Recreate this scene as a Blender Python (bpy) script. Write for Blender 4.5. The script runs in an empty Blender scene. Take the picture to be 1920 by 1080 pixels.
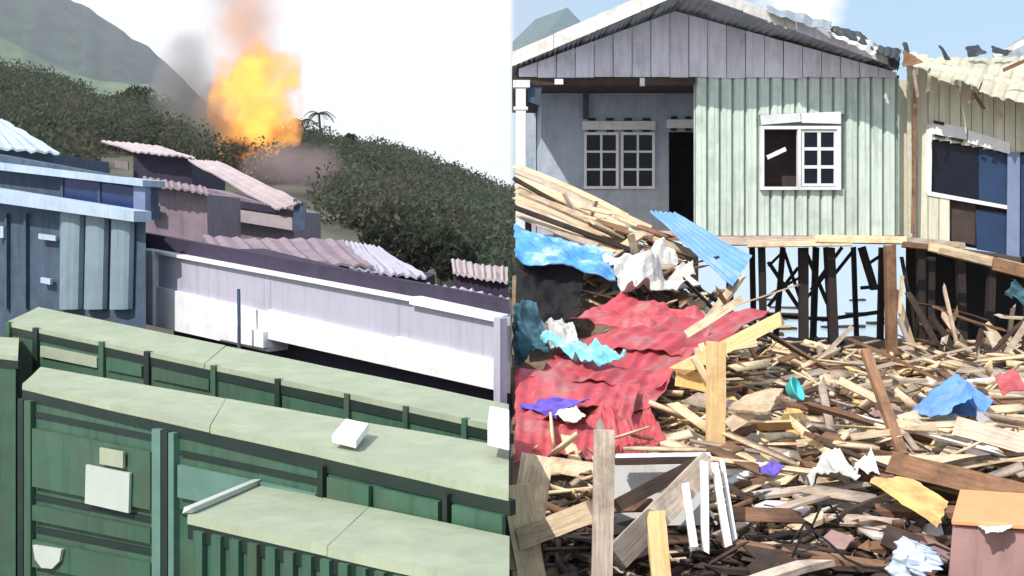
import bpy, math, random
import numpy as np
from mathutils import Vector, Matrix, noise
random.seed(7); rng = np.random.default_rng(7)
SC = bpy.context.scene; COL = SC.collection
R = math.radians
# ---------------------------------------------------------------- camera
F = 1920.0; CZ = 2.4; HY = 430.0
cam = bpy.data.cameras.new('camera'); camo = bpy.data.objects.new('camera', cam); COL.objects.link(camo)
camo.location = (0, 0, CZ); camo.rotation_euler = (R(90), 0, 0)
cam.sensor_width = 36; cam.lens = 36; cam.shift_y = -(540 - HY) / 1920; cam.clip_end = 6000; cam.clip_start = 0.05
SC.camera = camo
# ---------------------------------------------------------------- world, sun, exposure
AZ, EL = R(38), R(46)            # sun stands behind the camera, to its left
SUN = Vector((-math.sin(AZ) * math.cos(EL), -math.cos(AZ) * math.cos(EL), math.sin(EL)))
W = bpy.data.worlds.new('World'); SC.world = W; W.use_nodes = True
nt = W.node_tree; N = nt.nodes; L = nt.links; N.clear()
out = N.new('ShaderNodeOutputWorld'); bg = N.new('ShaderNodeBackground'); bg.inputs[1].default_value = 0.13
sky = N.new('ShaderNodeTexSky'); sky.sky_type = 'NISHITA'; sky.sun_disc = False
sky.sun_elevation = EL; sky.sun_rotation = R(180) + AZ; sky.air_density = 1.3; sky.dust_density = 1.2; sky.ozone_density = 1.5
tc = N.new('ShaderNodeTexCoord'); sep = N.new('ShaderNodeSeparateXYZ'); L.new(tc.outputs['Generated'], sep.inputs[0])
cl = N.new('ShaderNodeMapRange'); cl.inputs[1].default_value = 0.003; cl.inputs[2].default_value = -0.003   # cloud bank over the western half
L.new(sep.outputs['X'], cl.inputs[0])
def wmix(a, b, fac):
    m = N.new('ShaderNodeMix'); m.data_type = 'RGBA'
    L.new(fac, m.inputs[0])
    for s, v in ((6, a), (7, b)):
        if isinstance(v, tuple): m.inputs[s].default_value = v
        else: L.new(v, m.inputs[s])
    return m.outputs[2]
wn = N.new('ShaderNodeTexNoise'); wn.inputs['Scale'].default_value = 3.2; wn.inputs['Detail'].default_value = 6
mp = N.new('ShaderNodeMapping'); mp.inputs['Scale'].default_value = (1, 1, 2.2); mp.inputs['Location'].default_value = (0.35, 0.1, 0.42)
L.new(tc.outputs['Generated'], mp.inputs[0]); L.new(mp.outputs[0], wn.inputs[0])
wr = N.new('ShaderNodeMapRange'); wr.inputs[1].default_value = 0.52; wr.inputs[2].default_value = 0.68
L.new(wn.outputs['Fac'], wr.inputs[0])
pale = N.new('ShaderNodeMix'); pale.data_type = 'RGBA'; pale.inputs[0].default_value = 0.75
L.new(sky.outputs[0], pale.inputs[6]); pale.inputs[7].default_value = (4.4, 6.1, 8.0, 1)     # thin high veil
dn = N.new('ShaderNodeVectorMath'); dn.operation = 'DISTANCE'; dn.inputs[1].default_value = Vector((.286, 1, .232)).normalized(); L.new(tc.outputs['Generated'], dn.inputs[0])
wn2 = N.new('ShaderNodeTexNoise'); wn2.inputs['Scale'].default_value = 22; wn2.inputs['Detail'].default_value = 6; L.new(tc.outputs['Generated'], wn2.inputs[0])
dm = N.new('ShaderNodeMath'); dm.operation = 'MULTIPLY_ADD'; dm.inputs[1].default_value = -.06; L.new(wn2.outputs['Fac'], dm.inputs[0]); L.new(dn.outputs['Value'], dm.inputs[2])
puff = N.new('ShaderNodeMapRange'); puff.inputs[1].default_value = .018; puff.inputs[2].default_value = -.006; L.new(dm.outputs[0], puff.inputs[0])
withpuff = wmix(pale.outputs[2], (8.4, 8.4, 8.5, 1), puff.outputs[0])
a1 = wmix(withpuff, (8.2, 8.3, 8.4, 1), wr.outputs[0])
a2 = wmix(a1, (9.2, 9.2, 9.5, 1), cl.outputs[0])
L.new(a2, bg.inputs[0]); L.new(bg.outputs[0], out.inputs[0])
sd = bpy.data.lights.new('sun', 'SUN'); sd.energy = 4.6; sd.angle = R(0.5); sd.color = (1, 0.955, 0.88)
so = bpy.data.objects.new('sun', sd); COL.objects.link(so); so.location = (0, 0, 60)
so.rotation_euler = (-SUN).to_track_quat('-Z', 'Y').to_euler()
SC.view_settings.view_transform = 'Standard'; SC.view_settings.look = 'None'
SC.view_settings.exposure = 0.0; SC.view_settings.gamma = 1
# ---------------------------------------------------------------- helpers
def P(px, py, Y): return Vector(((px - 960) / F * Y, Y, CZ - (py - HY) / F * Y))
def lin(c):
    c = c / 255
    return c / 12.92 if c <= 0.04045 else ((c + 0.055) / 1.055) ** 2.4
def C(r, g, b): return (lin(r), lin(g), lin(b))
def mk(name, col, rough=0.7, metal=0.0, var=0.3, scale=5, stretch=(1, 1, 1), bump=0.15, rand=0.0, dirt=None, dirt_amt=0.4, dirt_scale=1.3, spec=0.4, detail=6, streak=0.0, transl=0.0):
    m = bpy.data.materials.new(name); m.use_nodes = True
    t = m.node_tree; n = t.nodes; l = t.links
    b = n['Principled BSDF']; b.inputs['Roughness'].default_value = rough; b.inputs['Metallic'].default_value = metal
    b.inputs['Specular IOR Level'].default_value = spec
    tc = n.new('ShaderNodeTexCoord'); mp = n.new('ShaderNodeMapping'); mp.inputs['Scale'].default_value = stretch
    oi = n.new('ShaderNodeObjectInfo')
    add = n.new('ShaderNodeVectorMath'); add.operation = 'ADD'
    sc = n.new('ShaderNodeVectorMath'); sc.operation = 'SCALE'; sc.inputs[0].default_value = (17, 31, 23)
    l.new(oi.outputs['Random'], sc.inputs['Scale']); l.new(tc.outputs['Object'], add.inputs[0]); l.new(sc.outputs[0], add.inputs[1])
    l.new(add.outputs[0], mp.inputs[0])
    nz = n.new('ShaderNodeTexNoise'); nz.inputs['Scale'].default_value = scale; nz.inputs['Detail'].default_value = detail; nz.inputs['Roughness'].default_value = 0.65
    l.new(mp.outputs[0], nz.inputs[0])
    rp = n.new('ShaderNodeMapRange'); rp.inputs[1].default_value = 0.3; rp.inputs[2].default_value = 0.7; rp.inputs[3].default_value = 1 - var; rp.inputs[4].default_value = 1 + var * 0.7
    l.new(nz.outputs['Fac'], rp.inputs[0])
    fac = rp.outputs[0]
    if rand:
        rr = n.new('ShaderNodeMapRange'); rr.inputs[3].default_value = 1 - rand; rr.inputs[4].default_value = 1 + rand * 0.6
        l.new(oi.outputs['Random'], rr.inputs[0])
        mu = n.new('ShaderNodeMath'); mu.operation = 'MULTIPLY'; l.new(fac, mu.inputs[0]); l.new(rr.outputs[0], mu.inputs[1]); fac = mu.outputs[0]
    if streak:
        m3 = n.new('ShaderNodeMapping'); m3.inputs['Scale'].default_value = (5, 5, .3); l.new(add.outputs[0], m3.inputs[0])
        n3 = n.new('ShaderNodeTexNoise'); n3.inputs['Scale'].default_value = 2.2; n3.inputs['Detail'].default_value = 8; n3.inputs['Roughness'].default_value = .75; l.new(m3.outputs[0], n3.inputs[0])
        r3 = n.new('ShaderNodeMapRange'); r3.inputs[1].default_value = .5; r3.inputs[2].default_value = .68; r3.inputs[3].default_value = 1; r3.inputs[4].default_value = 1 - streak; l.new(n3.outputs['Fac'], r3.inputs[0])
        mu3 = n.new('ShaderNodeMath'); mu3.operation = 'MULTIPLY'; l.new(fac, mu3.inputs[0]); l.new(r3.outputs[0], mu3.inputs[1]); fac = mu3.outputs[0]
    vm = n.new('ShaderNodeVectorMath'); vm.operation = 'SCALE'; vm.inputs[0].default_value = col; l.new(fac, vm.inputs['Scale'])
    last = vm.outputs[0]
    if dirt:
        n2 = n.new('ShaderNodeTexNoise'); n2.inputs['Scale'].default_value = dirt_scale; n2.inputs['Detail'].default_value = 7; n2.inputs['Roughness'].default_value = 0.7
        l.new(add.outputs[0], n2.inputs[0])
        r2 = n.new('ShaderNodeMapRange'); r2.inputs[1].default_value = 0.48; r2.inputs[2].default_value = 0.66; r2.inputs[4].default_value = dirt_amt
        l.new(n2.outputs['Fac'], r2.inputs[0])
        mx = n.new('ShaderNodeMix'); mx.data_type = 'RGBA'; l.new(r2.outputs[0], mx.inputs[0]); l.new(last, mx.inputs[6]); mx.inputs[7].default_value = (*dirt, 1)
        last = mx.outputs[2]
    l.new(last, b.inputs['Base Color'])
    if transl:
        tr_ = n.new('ShaderNodeBsdfTranslucent'); l.new(last, tr_.inputs[0]); ms = n.new('ShaderNodeMixShader'); ms.inputs[0].default_value = transl
        l.new(b.outputs[0], ms.inputs[1]); l.new(tr_.outputs[0], ms.inputs[2]); l.new(ms.outputs[0], n['Material Output'].inputs['Surface'])
    if bump:
        bp = n.new('ShaderNodeBump'); bp.inputs['Strength'].default_value = bump; bp.inputs['Distance'].default_value = 0.03
        l.new(nz.outputs['Fac'], bp.inputs['Height']); l.new(bp.outputs[0], b.inputs['Normal'])
    return m
class MB:
    def __init__(s): s.v = []; s.f = []
    def add(s, vs, fs):
        o = len(s.v); s.v += [tuple(v) for v in vs]; s.f += [tuple(i + o for i in f) for f in fs]
    def hexa(s, p):
        s.add(p, [(3, 2, 1, 0), (4, 5, 6, 7), (0, 1, 5, 4), (1, 2, 6, 5), (2, 3, 7, 6), (3, 0, 4, 7)])
    def box(s, x0, y0, z0, x1, y1, z1):
        s.hexa([(x0, y0, z0), (x1, y0, z0), (x1, y1, z0), (x0, y1, z0), (x0, y0, z1), (x1, y0, z1), (x1, y1, z1), (x0, y1, z1)])
    def pb(s, x0, y0, x1, y1, Y, t):           # front face seen at this rectangle, at depth Y, thickness t away from the viewer
        a = P(x0, y0, Y); b = P(x1, y1, Y); s.box(a.x, Y, b.z, b.x, Y + t, a.z)
    def quad(s, q, t, d=None):                 # thick quad: four corners, extruded by t along d (default -normal)
        q = [Vector(p) for p in q]
        if d is None:
            d = (q[1] - q[0]).cross(q[3] - q[0]).normalized()
        e = [p + d * t for p in q]
        s.hexa(q + e)
    def tube(s, pts, r, n=7):
        pts = [Vector(p) for p in pts]; rs = r if isinstance(r, (list, tuple)) else [r] * len(pts); vs = []; fs = []
        for i, p in enumerate(pts):
            d = (pts[min(i + 1, len(pts) - 1)] - pts[max(i - 1, 0)]).normalized()
            u = d.cross(Vector((0.13, 0.21, 1)) if abs(d.z) < 0.9 else Vector((1, 0.2, 0))).normalized(); w = d.cross(u)
            for k in range(n):
                a = 2 * math.pi * k / n; vs.append(p + (u * math.cos(a) + w * math.sin(a)) * rs[i])
        for i in range(len(pts) - 1):
            for k in range(n):
                fs.append((i * n + k, i * n + (k + 1) % n, (i + 1) * n + (k + 1) % n, (i + 1) * n + k))
        fs.append(tuple(range(n))[::-1]); fs.append(tuple(range((len(pts) - 1) * n, len(pts) * n)))
        s.add(vs, fs)
    def mesh(s, name, off=Vector((0, 0, 0))):
        me = bpy.data.meshes.new(name)
        me.from_pydata([(v[0] - off[0], v[1] - off[1], v[2] - off[2]) for v in s.v], [], s.f); me.update()
        return me
def fixn(me):
    import bmesh
    bm = bmesh.new(); bm.from_mesh(me); bmesh.ops.recalc_face_normals(bm, faces=bm.faces); bm.to_mesh(me); bm.free()
def props(o, label=None, cat=None, group=None, kind=None):
    for k, v in (('label', label), ('category', cat), ('group', group), ('kind', kind)):
        if v: o[k] = v
    return o
def thing(name, label, cat, loc, group=None):
    o = bpy.data.objects.new(name, None); COL.objects.link(o); o.location = loc; o.empty_display_size = 0.2
    return props(o, label, cat, group)
def wloc(o):
    v = Vector((0, 0, 0))
    while o: v += o.location; o = o.parent
    return v
def build(mb, name, m, parent=None, smooth=False, label=None, cat=None, group=None, kind=None, bevel=0):
    vs = np.array(mb.v)
    loc = Vector((*((vs.min(0) + vs.max(0)) / 2)[:2], vs[:, 2].min()))
    me = mb.mesh(name, loc); fixn(me)
    if smooth: me.polygons.foreach_set('use_smooth', [True] * len(me.polygons))
    o = bpy.data.objects.new(name, me); COL.objects.link(o); me.materials.append(m)
    if parent is not None:
        o.parent = parent; o.location = loc - wloc(parent)
    else: o.location = loc
    if bevel:
        bv = o.modifiers.new('bevel', 'BEVEL'); bv.width = bevel; bv.segments = 2
    return props(o, label, cat, group, kind)
def fastmesh(name, V, Fq, m, **kw):
    me = bpy.data.meshes.new(name); V = np.asarray(V, dtype=np.float32); Fq = np.asarray(Fq, dtype=np.int32)
    me.vertices.add(len(V)); me.vertices.foreach_set('co', V.ravel())
    k = Fq.shape[1]; me.loops.add(Fq.size); me.loops.foreach_set('vertex_index', Fq.ravel())
    me.polygons.add(len(Fq)); me.polygons.foreach_set('loop_start', np.arange(0, Fq.size, k, dtype=np.int32)); me.polygons.foreach_set('loop_total', np.full(len(Fq), k, dtype=np.int32))
    me.update(calc_edges=True); me.materials.append(m)
    o = bpy.data.objects.new(name, me); COL.objects.link(o)
    par = kw.pop('parent', None)
    if par is not None: o.parent = par; o.location = -wloc(par)
    return props(o, **kw)
def nz(x, y, s=1.0, seed=0): return noise.noise(Vector((x * s + seed * 7.13, y * s - seed * 3.7, seed * 1.9)))
def fbm(x, y, s=1.0, seed=0, o=4): return noise.fractal(Vector((x * s + seed * 7.13, y * s - seed * 3.7, seed * 1.9)), 1.0, 2.0, o)
def sheet(q, nu, nv, ribs=0, amp=0.02, axis='u', crumple=0.05, cs=1.5, thick=0.01, seed=1, jag=0.0, trap=False, fold=None):
    # thin crumpled or ribbed sheet between corners TL, TR, BR, BL
    q = [Vector(p) for p in q]; nrm = (q[1] - q[0]).cross(q[3] - q[0]).normalized()
    W_ = (q[1] - q[0]).length; H_ = (q[3] - q[0]).length
    vs = []; mb = MB()
    for j in range(nv + 1):
        for i in range(nu + 1):
            u = i / nu; v = j / nv
            if jag:
                if i in (0, nu): u += jag * nz(v * 9, i, 1, seed) * (1 if i == 0 else 1)
                if j in (0, nv): v += jag * nz(u * 9, j + 3, 1, seed + 2)
            p = q[0] * (1 - u) * (1 - v) + q[1] * u * (1 - v) + q[2] * u * v + q[3] * (1 - u) * v
            k = u if axis == 'u' else v
            d = 0
            if ribs:
                ph = k * ribs
                if trap: fr = ph % 1; d += amp * max(0, min(1, (0.5 - abs(fr - 0.5)) * 6 - 0.4))
                else: d += amp * math.sin(2 * math.pi * ph)
            d += crumple * fbm(u * W_, v * H_, cs, seed, 4)
            if fold: d += fold(u, v)
            vs.append(p - nrm * 0 + nrm * -d)
    n = len(vs); fs = []
    vs2 = [v + nrm * thick for v in vs]
    w = nu + 1
    for j in range(nv):
        for i in range(nu):
            a = j * w + i; fs.append((a, a + 1, a + w + 1, a + w)); fs.append((n + a, n + a + w, n + a + w + 1, n + a + 1))
    for i in range(nu):
        fs.append((i, n + i, n + i + 1, i + 1)); b = nv * w + i; fs.append((b, b + 1, n + b + 1, n + b))
    for j in range(nv):
        a = j * w; fs.append((a, a + w, n + a + w, n + a)); b = a + nu; fs.append((b, n + b, n + b + w, b + w))
    mb.add(vs + vs2, fs); return mb
# board standing between two ends: its own frame, X along the grain
def plank_mesh(Ln, w, t, seed, jag=0.06, bend=0.0, seg=4):
    r = random.Random(seed); mb = MB(); vs = []
    tw = r.uniform(-0.03, 0.03)
    for i in range(seg + 1):
        x = -Ln / 2 + Ln * i / seg; bz = bend * (1 - (2 * x / Ln) ** 2)
        for k, (a, b) in enumerate(((-1, -1), (1, -1), (1, 1), (-1, 1))):
            dx = 0
            if i == 0: dx = r.uniform(0, jag)
            if i == seg: dx = -r.uniform(0, jag)
            vs.append((x + dx, a * w / 2 * (1 + r.uniform(-.05, .05)), b * t / 2 + bz + a * tw * w * (i / seg)))
    fs = [(3, 2, 1, 0), tuple(seg * 4 + k for k in range(4))]
    for i in range(seg):
        for k in range(4): fs.append((i * 4 + k, i * 4 + (k + 1) % 4, i * 4 + 4 + (k + 1) % 4, i * 4 + 4 + k))
    mb.add(vs, fs); return mb
def frame_between(p0, p1, face=None):
    d = (p1 - p0); x = d.normalized(); f = Vector(face) if face else Vector((0, -1, 0.25))
    z = (f - x * f.dot(x)).normalized(); y = z.cross(x)
    M = Matrix((x, y, z)).transposed().to_4x4(); M.translation = (p0 + p1) / 2; return M, d.length
def beam(name, p0, p1, w, t, m, parent=None, face=None, jag=0.03, bend=0.0, seed=None, **kw):
    p0 = Vector(p0); p1 = Vector(p1); M, ln = frame_between(p0, p1, face)
    me = plank_mesh(ln, w, t, seed if seed is not None else random.randint(0, 9999), jag, bend).mesh(name); fixn(me); me.materials.append(m)
    o = bpy.data.objects.new(name, me); COL.objects.link(o)
    if parent is not None: o.parent = parent; M = Matrix.Translation(-wloc(parent)) @ M
    o.matrix_local = M
    return props(o, **kw)
def leaves(cs, rs, n, size, seed=0, hollow=0.45):
    g = np.random.default_rng(seed); V = []
    for c, r in zip(cs, rs):
        d = g.normal(size=(n, 3)); d /= np.linalg.norm(d, axis=1)[:, None]
        rad = (hollow + (1 - hollow) * g.random(n) ** 0.5)[:, None]
        p = np.array(c) + d * rad * np.array(r)
        a = g.normal(size=(n, 3)); a /= np.linalg.norm(a, axis=1)[:, None]
        b = np.cross(a, g.normal(size=(n, 3))); b /= np.linalg.norm(b, axis=1)[:, None]
        s = size * g.uniform(0.6, 1.3, (n, 1))
        V.append(np.stack([p - a * s - b * s * .5, p + a * s - b * s * .5, p + a * s + b * s * .5, p - a * s + b * s * .5], 1))
    V = np.concatenate(V).reshape(-1, 3); Fq = np.arange(len(V)).reshape(-1, 4)
    return V, Fq
# ---------------------------------------------------------------- materials
M = {}
M['wood_tan'] = mk('wood_tan', C(218, 194, 164), 0.75, var=0.38, scale=7, stretch=(0.6, 9, 9), rand=0.28, dirt=C(110, 82, 58), dirt_amt=0.5, dirt_scale=3)
M['wood_grey'] = mk('wood_grey', C(196, 178, 162), 0.8, var=0.38, scale=7, stretch=(0.6, 9, 9), rand=0.3, dirt=C(90, 72, 58), dirt_amt=0.5, dirt_scale=3)
M['wood_brown'] = mk('wood_brown', C(140, 105, 80), 0.8, var=0.4, scale=7, stretch=(0.6, 9, 9), rand=0.35, dirt=C(60, 42, 32), dirt_amt=0.6, dirt_scale=3)
M['wood_dark'] = mk('wood_dark', C(62, 48, 42), 0.8, var=0.4, scale=7, stretch=(0.6, 9, 9), rand=0.4, dirt=C(100, 82, 68), dirt_amt=0.4, dirt_scale=3)
M['wood_new'] = mk('wood_new', C(230, 196, 142), 0.7, var=0.25, scale=6, stretch=(0.6, 9, 9), rand=0.12, dirt=C(170, 120, 70), dirt_amt=0.4, dirt_scale=3)
M['stilt'] = mk('stilt', C(48, 40, 38), 0.85, var=0.4, scale=7, stretch=(0.6, 9, 9), rand=0.3)
M['gable'] = mk('gable', streak=0.22, col=C(224, 220, 230), rough=0.75, var=0.12, scale=3, stretch=(4, 4, .6), rand=0.12, dirt=C(130, 126, 140), dirt_amt=0.4, dirt_scale=1.2)
M['siding'] = mk('siding', streak=0.3, col=C(204, 216, 206), rough=0.6, var=0.1, scale=3, stretch=(4, 4, .5), rand=0.08, dirt=C(150, 166, 154), dirt_amt=0.55, dirt_scale=1.5)
M['siding_joint'] = mk('siding_joint', C(128, 146, 136), 0.8, var=0.2)
M['porch'] = mk('porch', streak=0.2, col=C(172, 184, 198), rough=0.8, var=0.1, scale=3, dirt=C(118, 128, 142), dirt_amt=0.5)
M['cream'] = mk('cream', streak=0.3, col=C(210, 208, 188), rough=0.7, var=0.12, scale=3, stretch=(4, 4, .5), rand=0.1, dirt=C(190, 176, 140), dirt_amt=0.4, dirt_scale=1.6)
M['white'] = mk('white', streak=0.2, col=C(232, 232, 234), rough=0.6, var=0.08, dirt=C(175, 172, 170), dirt_amt=0.5, dirt_scale=2.5)
M['fascia'] = mk('fascia', streak=0.25, col=C(228, 224, 220), rough=0.65, var=0.12, scale=4, stretch=(1, 5, 5), dirt=C(160, 155, 150), dirt_amt=0.6, dirt_scale=1.5)
M['zinc'] = mk('zinc', C(170, 176, 182), 0.45, 0.5, var=0.15, dirt=C(110, 90, 75), dirt_amt=0.5)
M['zinc_dark'] = mk('zinc_dark', C(70, 74, 80), 0.6, 0.3, var=0.3)
M['glass'] = mk('glass', C(20, 25, 38), 0.3, var=0.2, bump=0, spec=0.2)
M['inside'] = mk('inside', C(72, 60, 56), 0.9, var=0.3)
M['blue_sheet'] = mk('blue_sheet', C(88, 158, 222), 0.5, var=0.15, scale=3, dirt=C(205, 218, 232), dirt_amt=0.85, dirt_scale=3.2)
M['blue_dull'] = mk('blue_dull', C(98, 148, 214), 0.5, var=0.15, scale=3, dirt=C(160, 180, 205), dirt_amt=0.5, dirt_scale=2.2)
M['red_sheet'] = mk('red_sheet', C(182, 76, 86), 0.55, var=0.18, scale=4, rand=0.08, dirt=C(168, 120, 120), dirt_amt=0.85, dirt_scale=2.6)
M['grey_cloth'] = mk('grey_cloth', C(205, 203, 200), 0.9, var=0.2, scale=6, dirt=C(130, 122, 112), dirt_amt=0.6, dirt_scale=3)
M['white_cloth'] = mk('white_cloth', C(240, 238, 236), 0.9, var=0.08, scale=6)
M['purple_cloth'] = mk('purple_cloth', C(105, 88, 190), 0.9, var=0.25, scale=8)
M['cyan_cloth'] = mk('cyan_cloth', C(130, 215, 228), 0.85, var=0.2, scale=6, dirt=C(225, 235, 238), dirt_amt=0.6, dirt_scale=4)
M['teal_cloth'] = mk('teal_cloth', C(62, 98, 112), 0.9, var=0.35, scale=6)
M['cyan_plastic'] = mk('cyan_plastic', C(84, 205, 205), 0.35, var=0.08, bump=0)
M['shade_cable_black'] = mk('shade_cable_black', C(27, 25, 29), 0.85, var=0.4, scale=5)  # black that stands in for shade under roofs and floors; cables share it
M['orange_board'] = mk('orange_board', C(232, 190, 122), 0.75, var=0.2, scale=6, dirt=C(160, 118, 76), dirt_amt=0.7, dirt_scale=5)
M['orange_top'] = mk('orange_top', C(240, 158, 112), 0.65, var=0.1, scale=5)
M['mauve'] = mk('mauve', streak=0.25, col=C(160, 128, 124), rough=0.7, var=0.12, scale=4, dirt=C(120, 92, 90), dirt_amt=0.4)
M['grey_panel'] = mk('grey_panel', streak=0.2, col=C(196, 194, 192), rough=0.6, var=0.08)
M['mud'] = mk('mud', C(128, 108, 88), 0.95, var=0.4, scale=3, bump=0.6, dirt=C(60, 50, 42), dirt_amt=0.7, dirt_scale=2)
M['splinter'] = mk('splinter', C(200, 172, 136), 0.8, var=0.55, scale=3, dirt=C(95, 72, 55), dirt_amt=0.9, dirt_scale=4)
M['navy'] = mk('navy', C(26, 54, 90), 0.5, var=0.25, scale=3)
M['bluegrey'] = mk('bluegrey', C(118, 130, 162), 0.6, var=0.12)
M['bamboo'] = mk('bamboo', C(224, 202, 164), 0.75, var=0.35, scale=7, stretch=(0.6, 9, 9), rand=0.22, dirt=C(140, 108, 78), dirt_amt=0.4, dirt_scale=3)
# left part
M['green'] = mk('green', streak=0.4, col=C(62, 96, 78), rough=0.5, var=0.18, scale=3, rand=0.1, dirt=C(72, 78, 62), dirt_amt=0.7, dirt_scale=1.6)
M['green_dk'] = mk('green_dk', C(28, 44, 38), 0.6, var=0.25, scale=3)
M['green_roof'] = mk('green_roof', streak=0.15, col=C(158, 168, 144), rough=0.65, var=0.14, scale=3, dirt=C(140, 148, 134), dirt_amt=0.4, dirt_scale=1.3)  # light caught by the container tops is put into this paler green
M['sign'] = mk('sign', C(182, 190, 182), 0.5, var=0.06, bump=0)
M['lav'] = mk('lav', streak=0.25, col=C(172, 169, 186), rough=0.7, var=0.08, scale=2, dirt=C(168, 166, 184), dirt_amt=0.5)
M['purple_dk'] = mk('purple_dk', C(52, 44, 66), 0.8, var=0.3)
M['corr_grey'] = mk('corr_grey', streak=0.3, col=C(122, 140, 152), rough=0.55, var=0.15, scale=3)
M['paleblue'] = mk('paleblue', streak=0.25, col=C(172, 188, 208), rough=0.6, var=0.15, scale=3)
M['bluewin'] = mk('bluewin', C(38, 58, 104), 0.2, var=0.25, bump=0)
M['slate'] = mk('slate', streak=0.35, col=C(70, 86, 106), rough=0.75, var=0.3)
M['mauve_wall'] = mk('mauve_wall', streak=0.3, col=C(140, 124, 134), rough=0.85, var=0.2, scale=2)
M['pink_roof'] = mk('pink_roof', C(176, 164, 168), 0.7, var=0.15, scale=2, dirt=C(160, 146, 150), dirt_amt=0.5)
M['yard'] = mk('yard', C(110, 104, 98), 0.95, var=0.25, scale=1)
M['hill'] = mk('hill', C(92, 92, 80), 0.95, var=0.35, scale=0.4)
M['grass_hill'] = mk('grass_hill', C(112, 126, 106), 0.95, var=0.25, scale=0.08)
M['mountain'] = mk('mountain', C(62, 76, 72), 0.95, var=0.55, scale=0.06, bump=1.0, detail=9)
M['leaf'] = mk('leaf', C(82, 94, 78), 0.8, transl=0.45, var=0.28, scale=0.8, bump=0, spec=0.15)
M['leaf_dk'] = mk('leaf_dk', C(58, 64, 50), 0.8, transl=0.45, var=0.5, scale=0.8, bump=0, spec=0.15)
M['bark'] = mk('bark', C(84, 70, 58), 0.9, var=0.3)
sea = bpy.data.materials.new('sea'); sea.use_nodes = True
b = sea.node_tree.nodes['Principled BSDF']; b.inputs['Base Color'].default_value = (*C(176, 192, 204), 1); b.inputs['Roughness'].default_value = 0.22
sn = sea.node_tree.nodes.new('ShaderNodeTexNoise'); sn.inputs['Scale'].default_value = 0.9; sn.inputs['Detail'].default_value = 4
sb = sea.node_tree.nodes.new('ShaderNodeBump'); sb.inputs['Strength'].default_value = 0.25; sb.inputs['Distance'].default_value = 0.15
stc = sea.node_tree.nodes.new('ShaderNodeTexCoord'); sea.node_tree.links.new(stc.outputs['Object'], sn.inputs[0])
sea.node_tree.links.new(sn.outputs['Fac'], sb.inputs['Height']); sea.node_tree.links.new(sb.outputs[0], b.inputs['Normal'])
# ================================================================ SETTING
mb = MB(); mb.add([(-3500, -200, -2.2), (3500, -200, -2.2), (3500, 4500, -2.2), (-3500, 4500, -2.2)], [(0, 1, 2, 3)])
build(mb, 'sea', sea, kind='structure')
def grid(name, xs, ys, hf, m, kind='structure', smooth=True):
    V = [(x, y, hf(x, y)) for y in ys for x in xs]; w = len(xs)
    Fq = [(j * w + i, j * w + i + 1, (j + 1) * w + i + 1, (j + 1) * w + i) for j in range(len(ys) - 1) for i in range(w - 1)]
    o = fastmesh(name, V, Fq, m, kind=kind)
    if smooth: o.data.polygons.foreach_set('use_smooth', [True] * len(Fq))
    return o
def hr(x, y):                                     # rubble ground on the right
    h = 0.05 + 0.14 * fbm(x, y, 0.9, 3)
    h += 0.22 * max(0, 1 - abs(y - 10.5) / 4.5)
    h += 1.75 * math.exp(-((x - 0.9) / 1.95) ** 4) * max(0, 1 - ((y - 14.6) / 2.3) ** 2) + .5 * math.exp(-((x - 0.6) / 1.4) ** 2) * max(0, 1 - abs(y - 11.5) / 3.0)
    if y > 22: h -= (y - 22) * 1.1
    if x > 11: h -= 0
    return max(h, -3)
grid('ground', list(np.linspace(0.004, 14, 90)), list(np.linspace(-3, 25, 150)), hr, M['mud'])
def ridge(px, pts):
    return float(np.interp(px, [p[0] for p in pts], [p[1] for p in pts]))
RID = [(-900, 70), (-300, 100), (0, 148), (60, 165), (167, 200), (300, 216), (420, 262), (560, 268), (640, 290), (720, 305), (800, 330), (880, 362), (960, 385), (1010, 420), (1060, 450)]
def hl(x, y):                                     # yard and hillside on the left
    base = -1.8
    if y > 17:
        t = min(1, (y - 17) / 73); top = CZ - (ridge(960 + x / max(y, 1) * F, RID) + 8 - HY) / F * 90
        base = -1.8 + (top + 1.8) * (t ** 0.85)
        if y > 90: base -= (y - 90) * 0.35
        base += 0.5 * fbm(x, y, 0.12, 9) * t
    return max(base, -2.6)
ys = [-3, 0.6, 2, 4, 8, 12, 16, 18, 20, 23, 26, 30, 35, 40, 46, 52, 60, 70, 80, 90, 95, 105, 120]
pxs = list(np.linspace(-900, 1012, 96))
hill = []
for yy in ys:
    for pxx in pxs:
        x = min(0, (pxx - 960) / F * 14) - 0.004 if yy < 14 else (pxx - 960) / F * yy - 0.004
        hill.append((x, yy, hl(x, yy)))
w = len(pxs); Fq = [(j * w + i, j * w + i + 1, (j + 1) * w + i + 1, (j + 1) * w + i) for j in range(len(ys) - 1) for i in range(w - 1)]
o = fastmesh('hillside', hill, Fq, M['hill'], kind='structure'); o.data.polygons.foreach_set('use_smooth', [True] * len(Fq))
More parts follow.
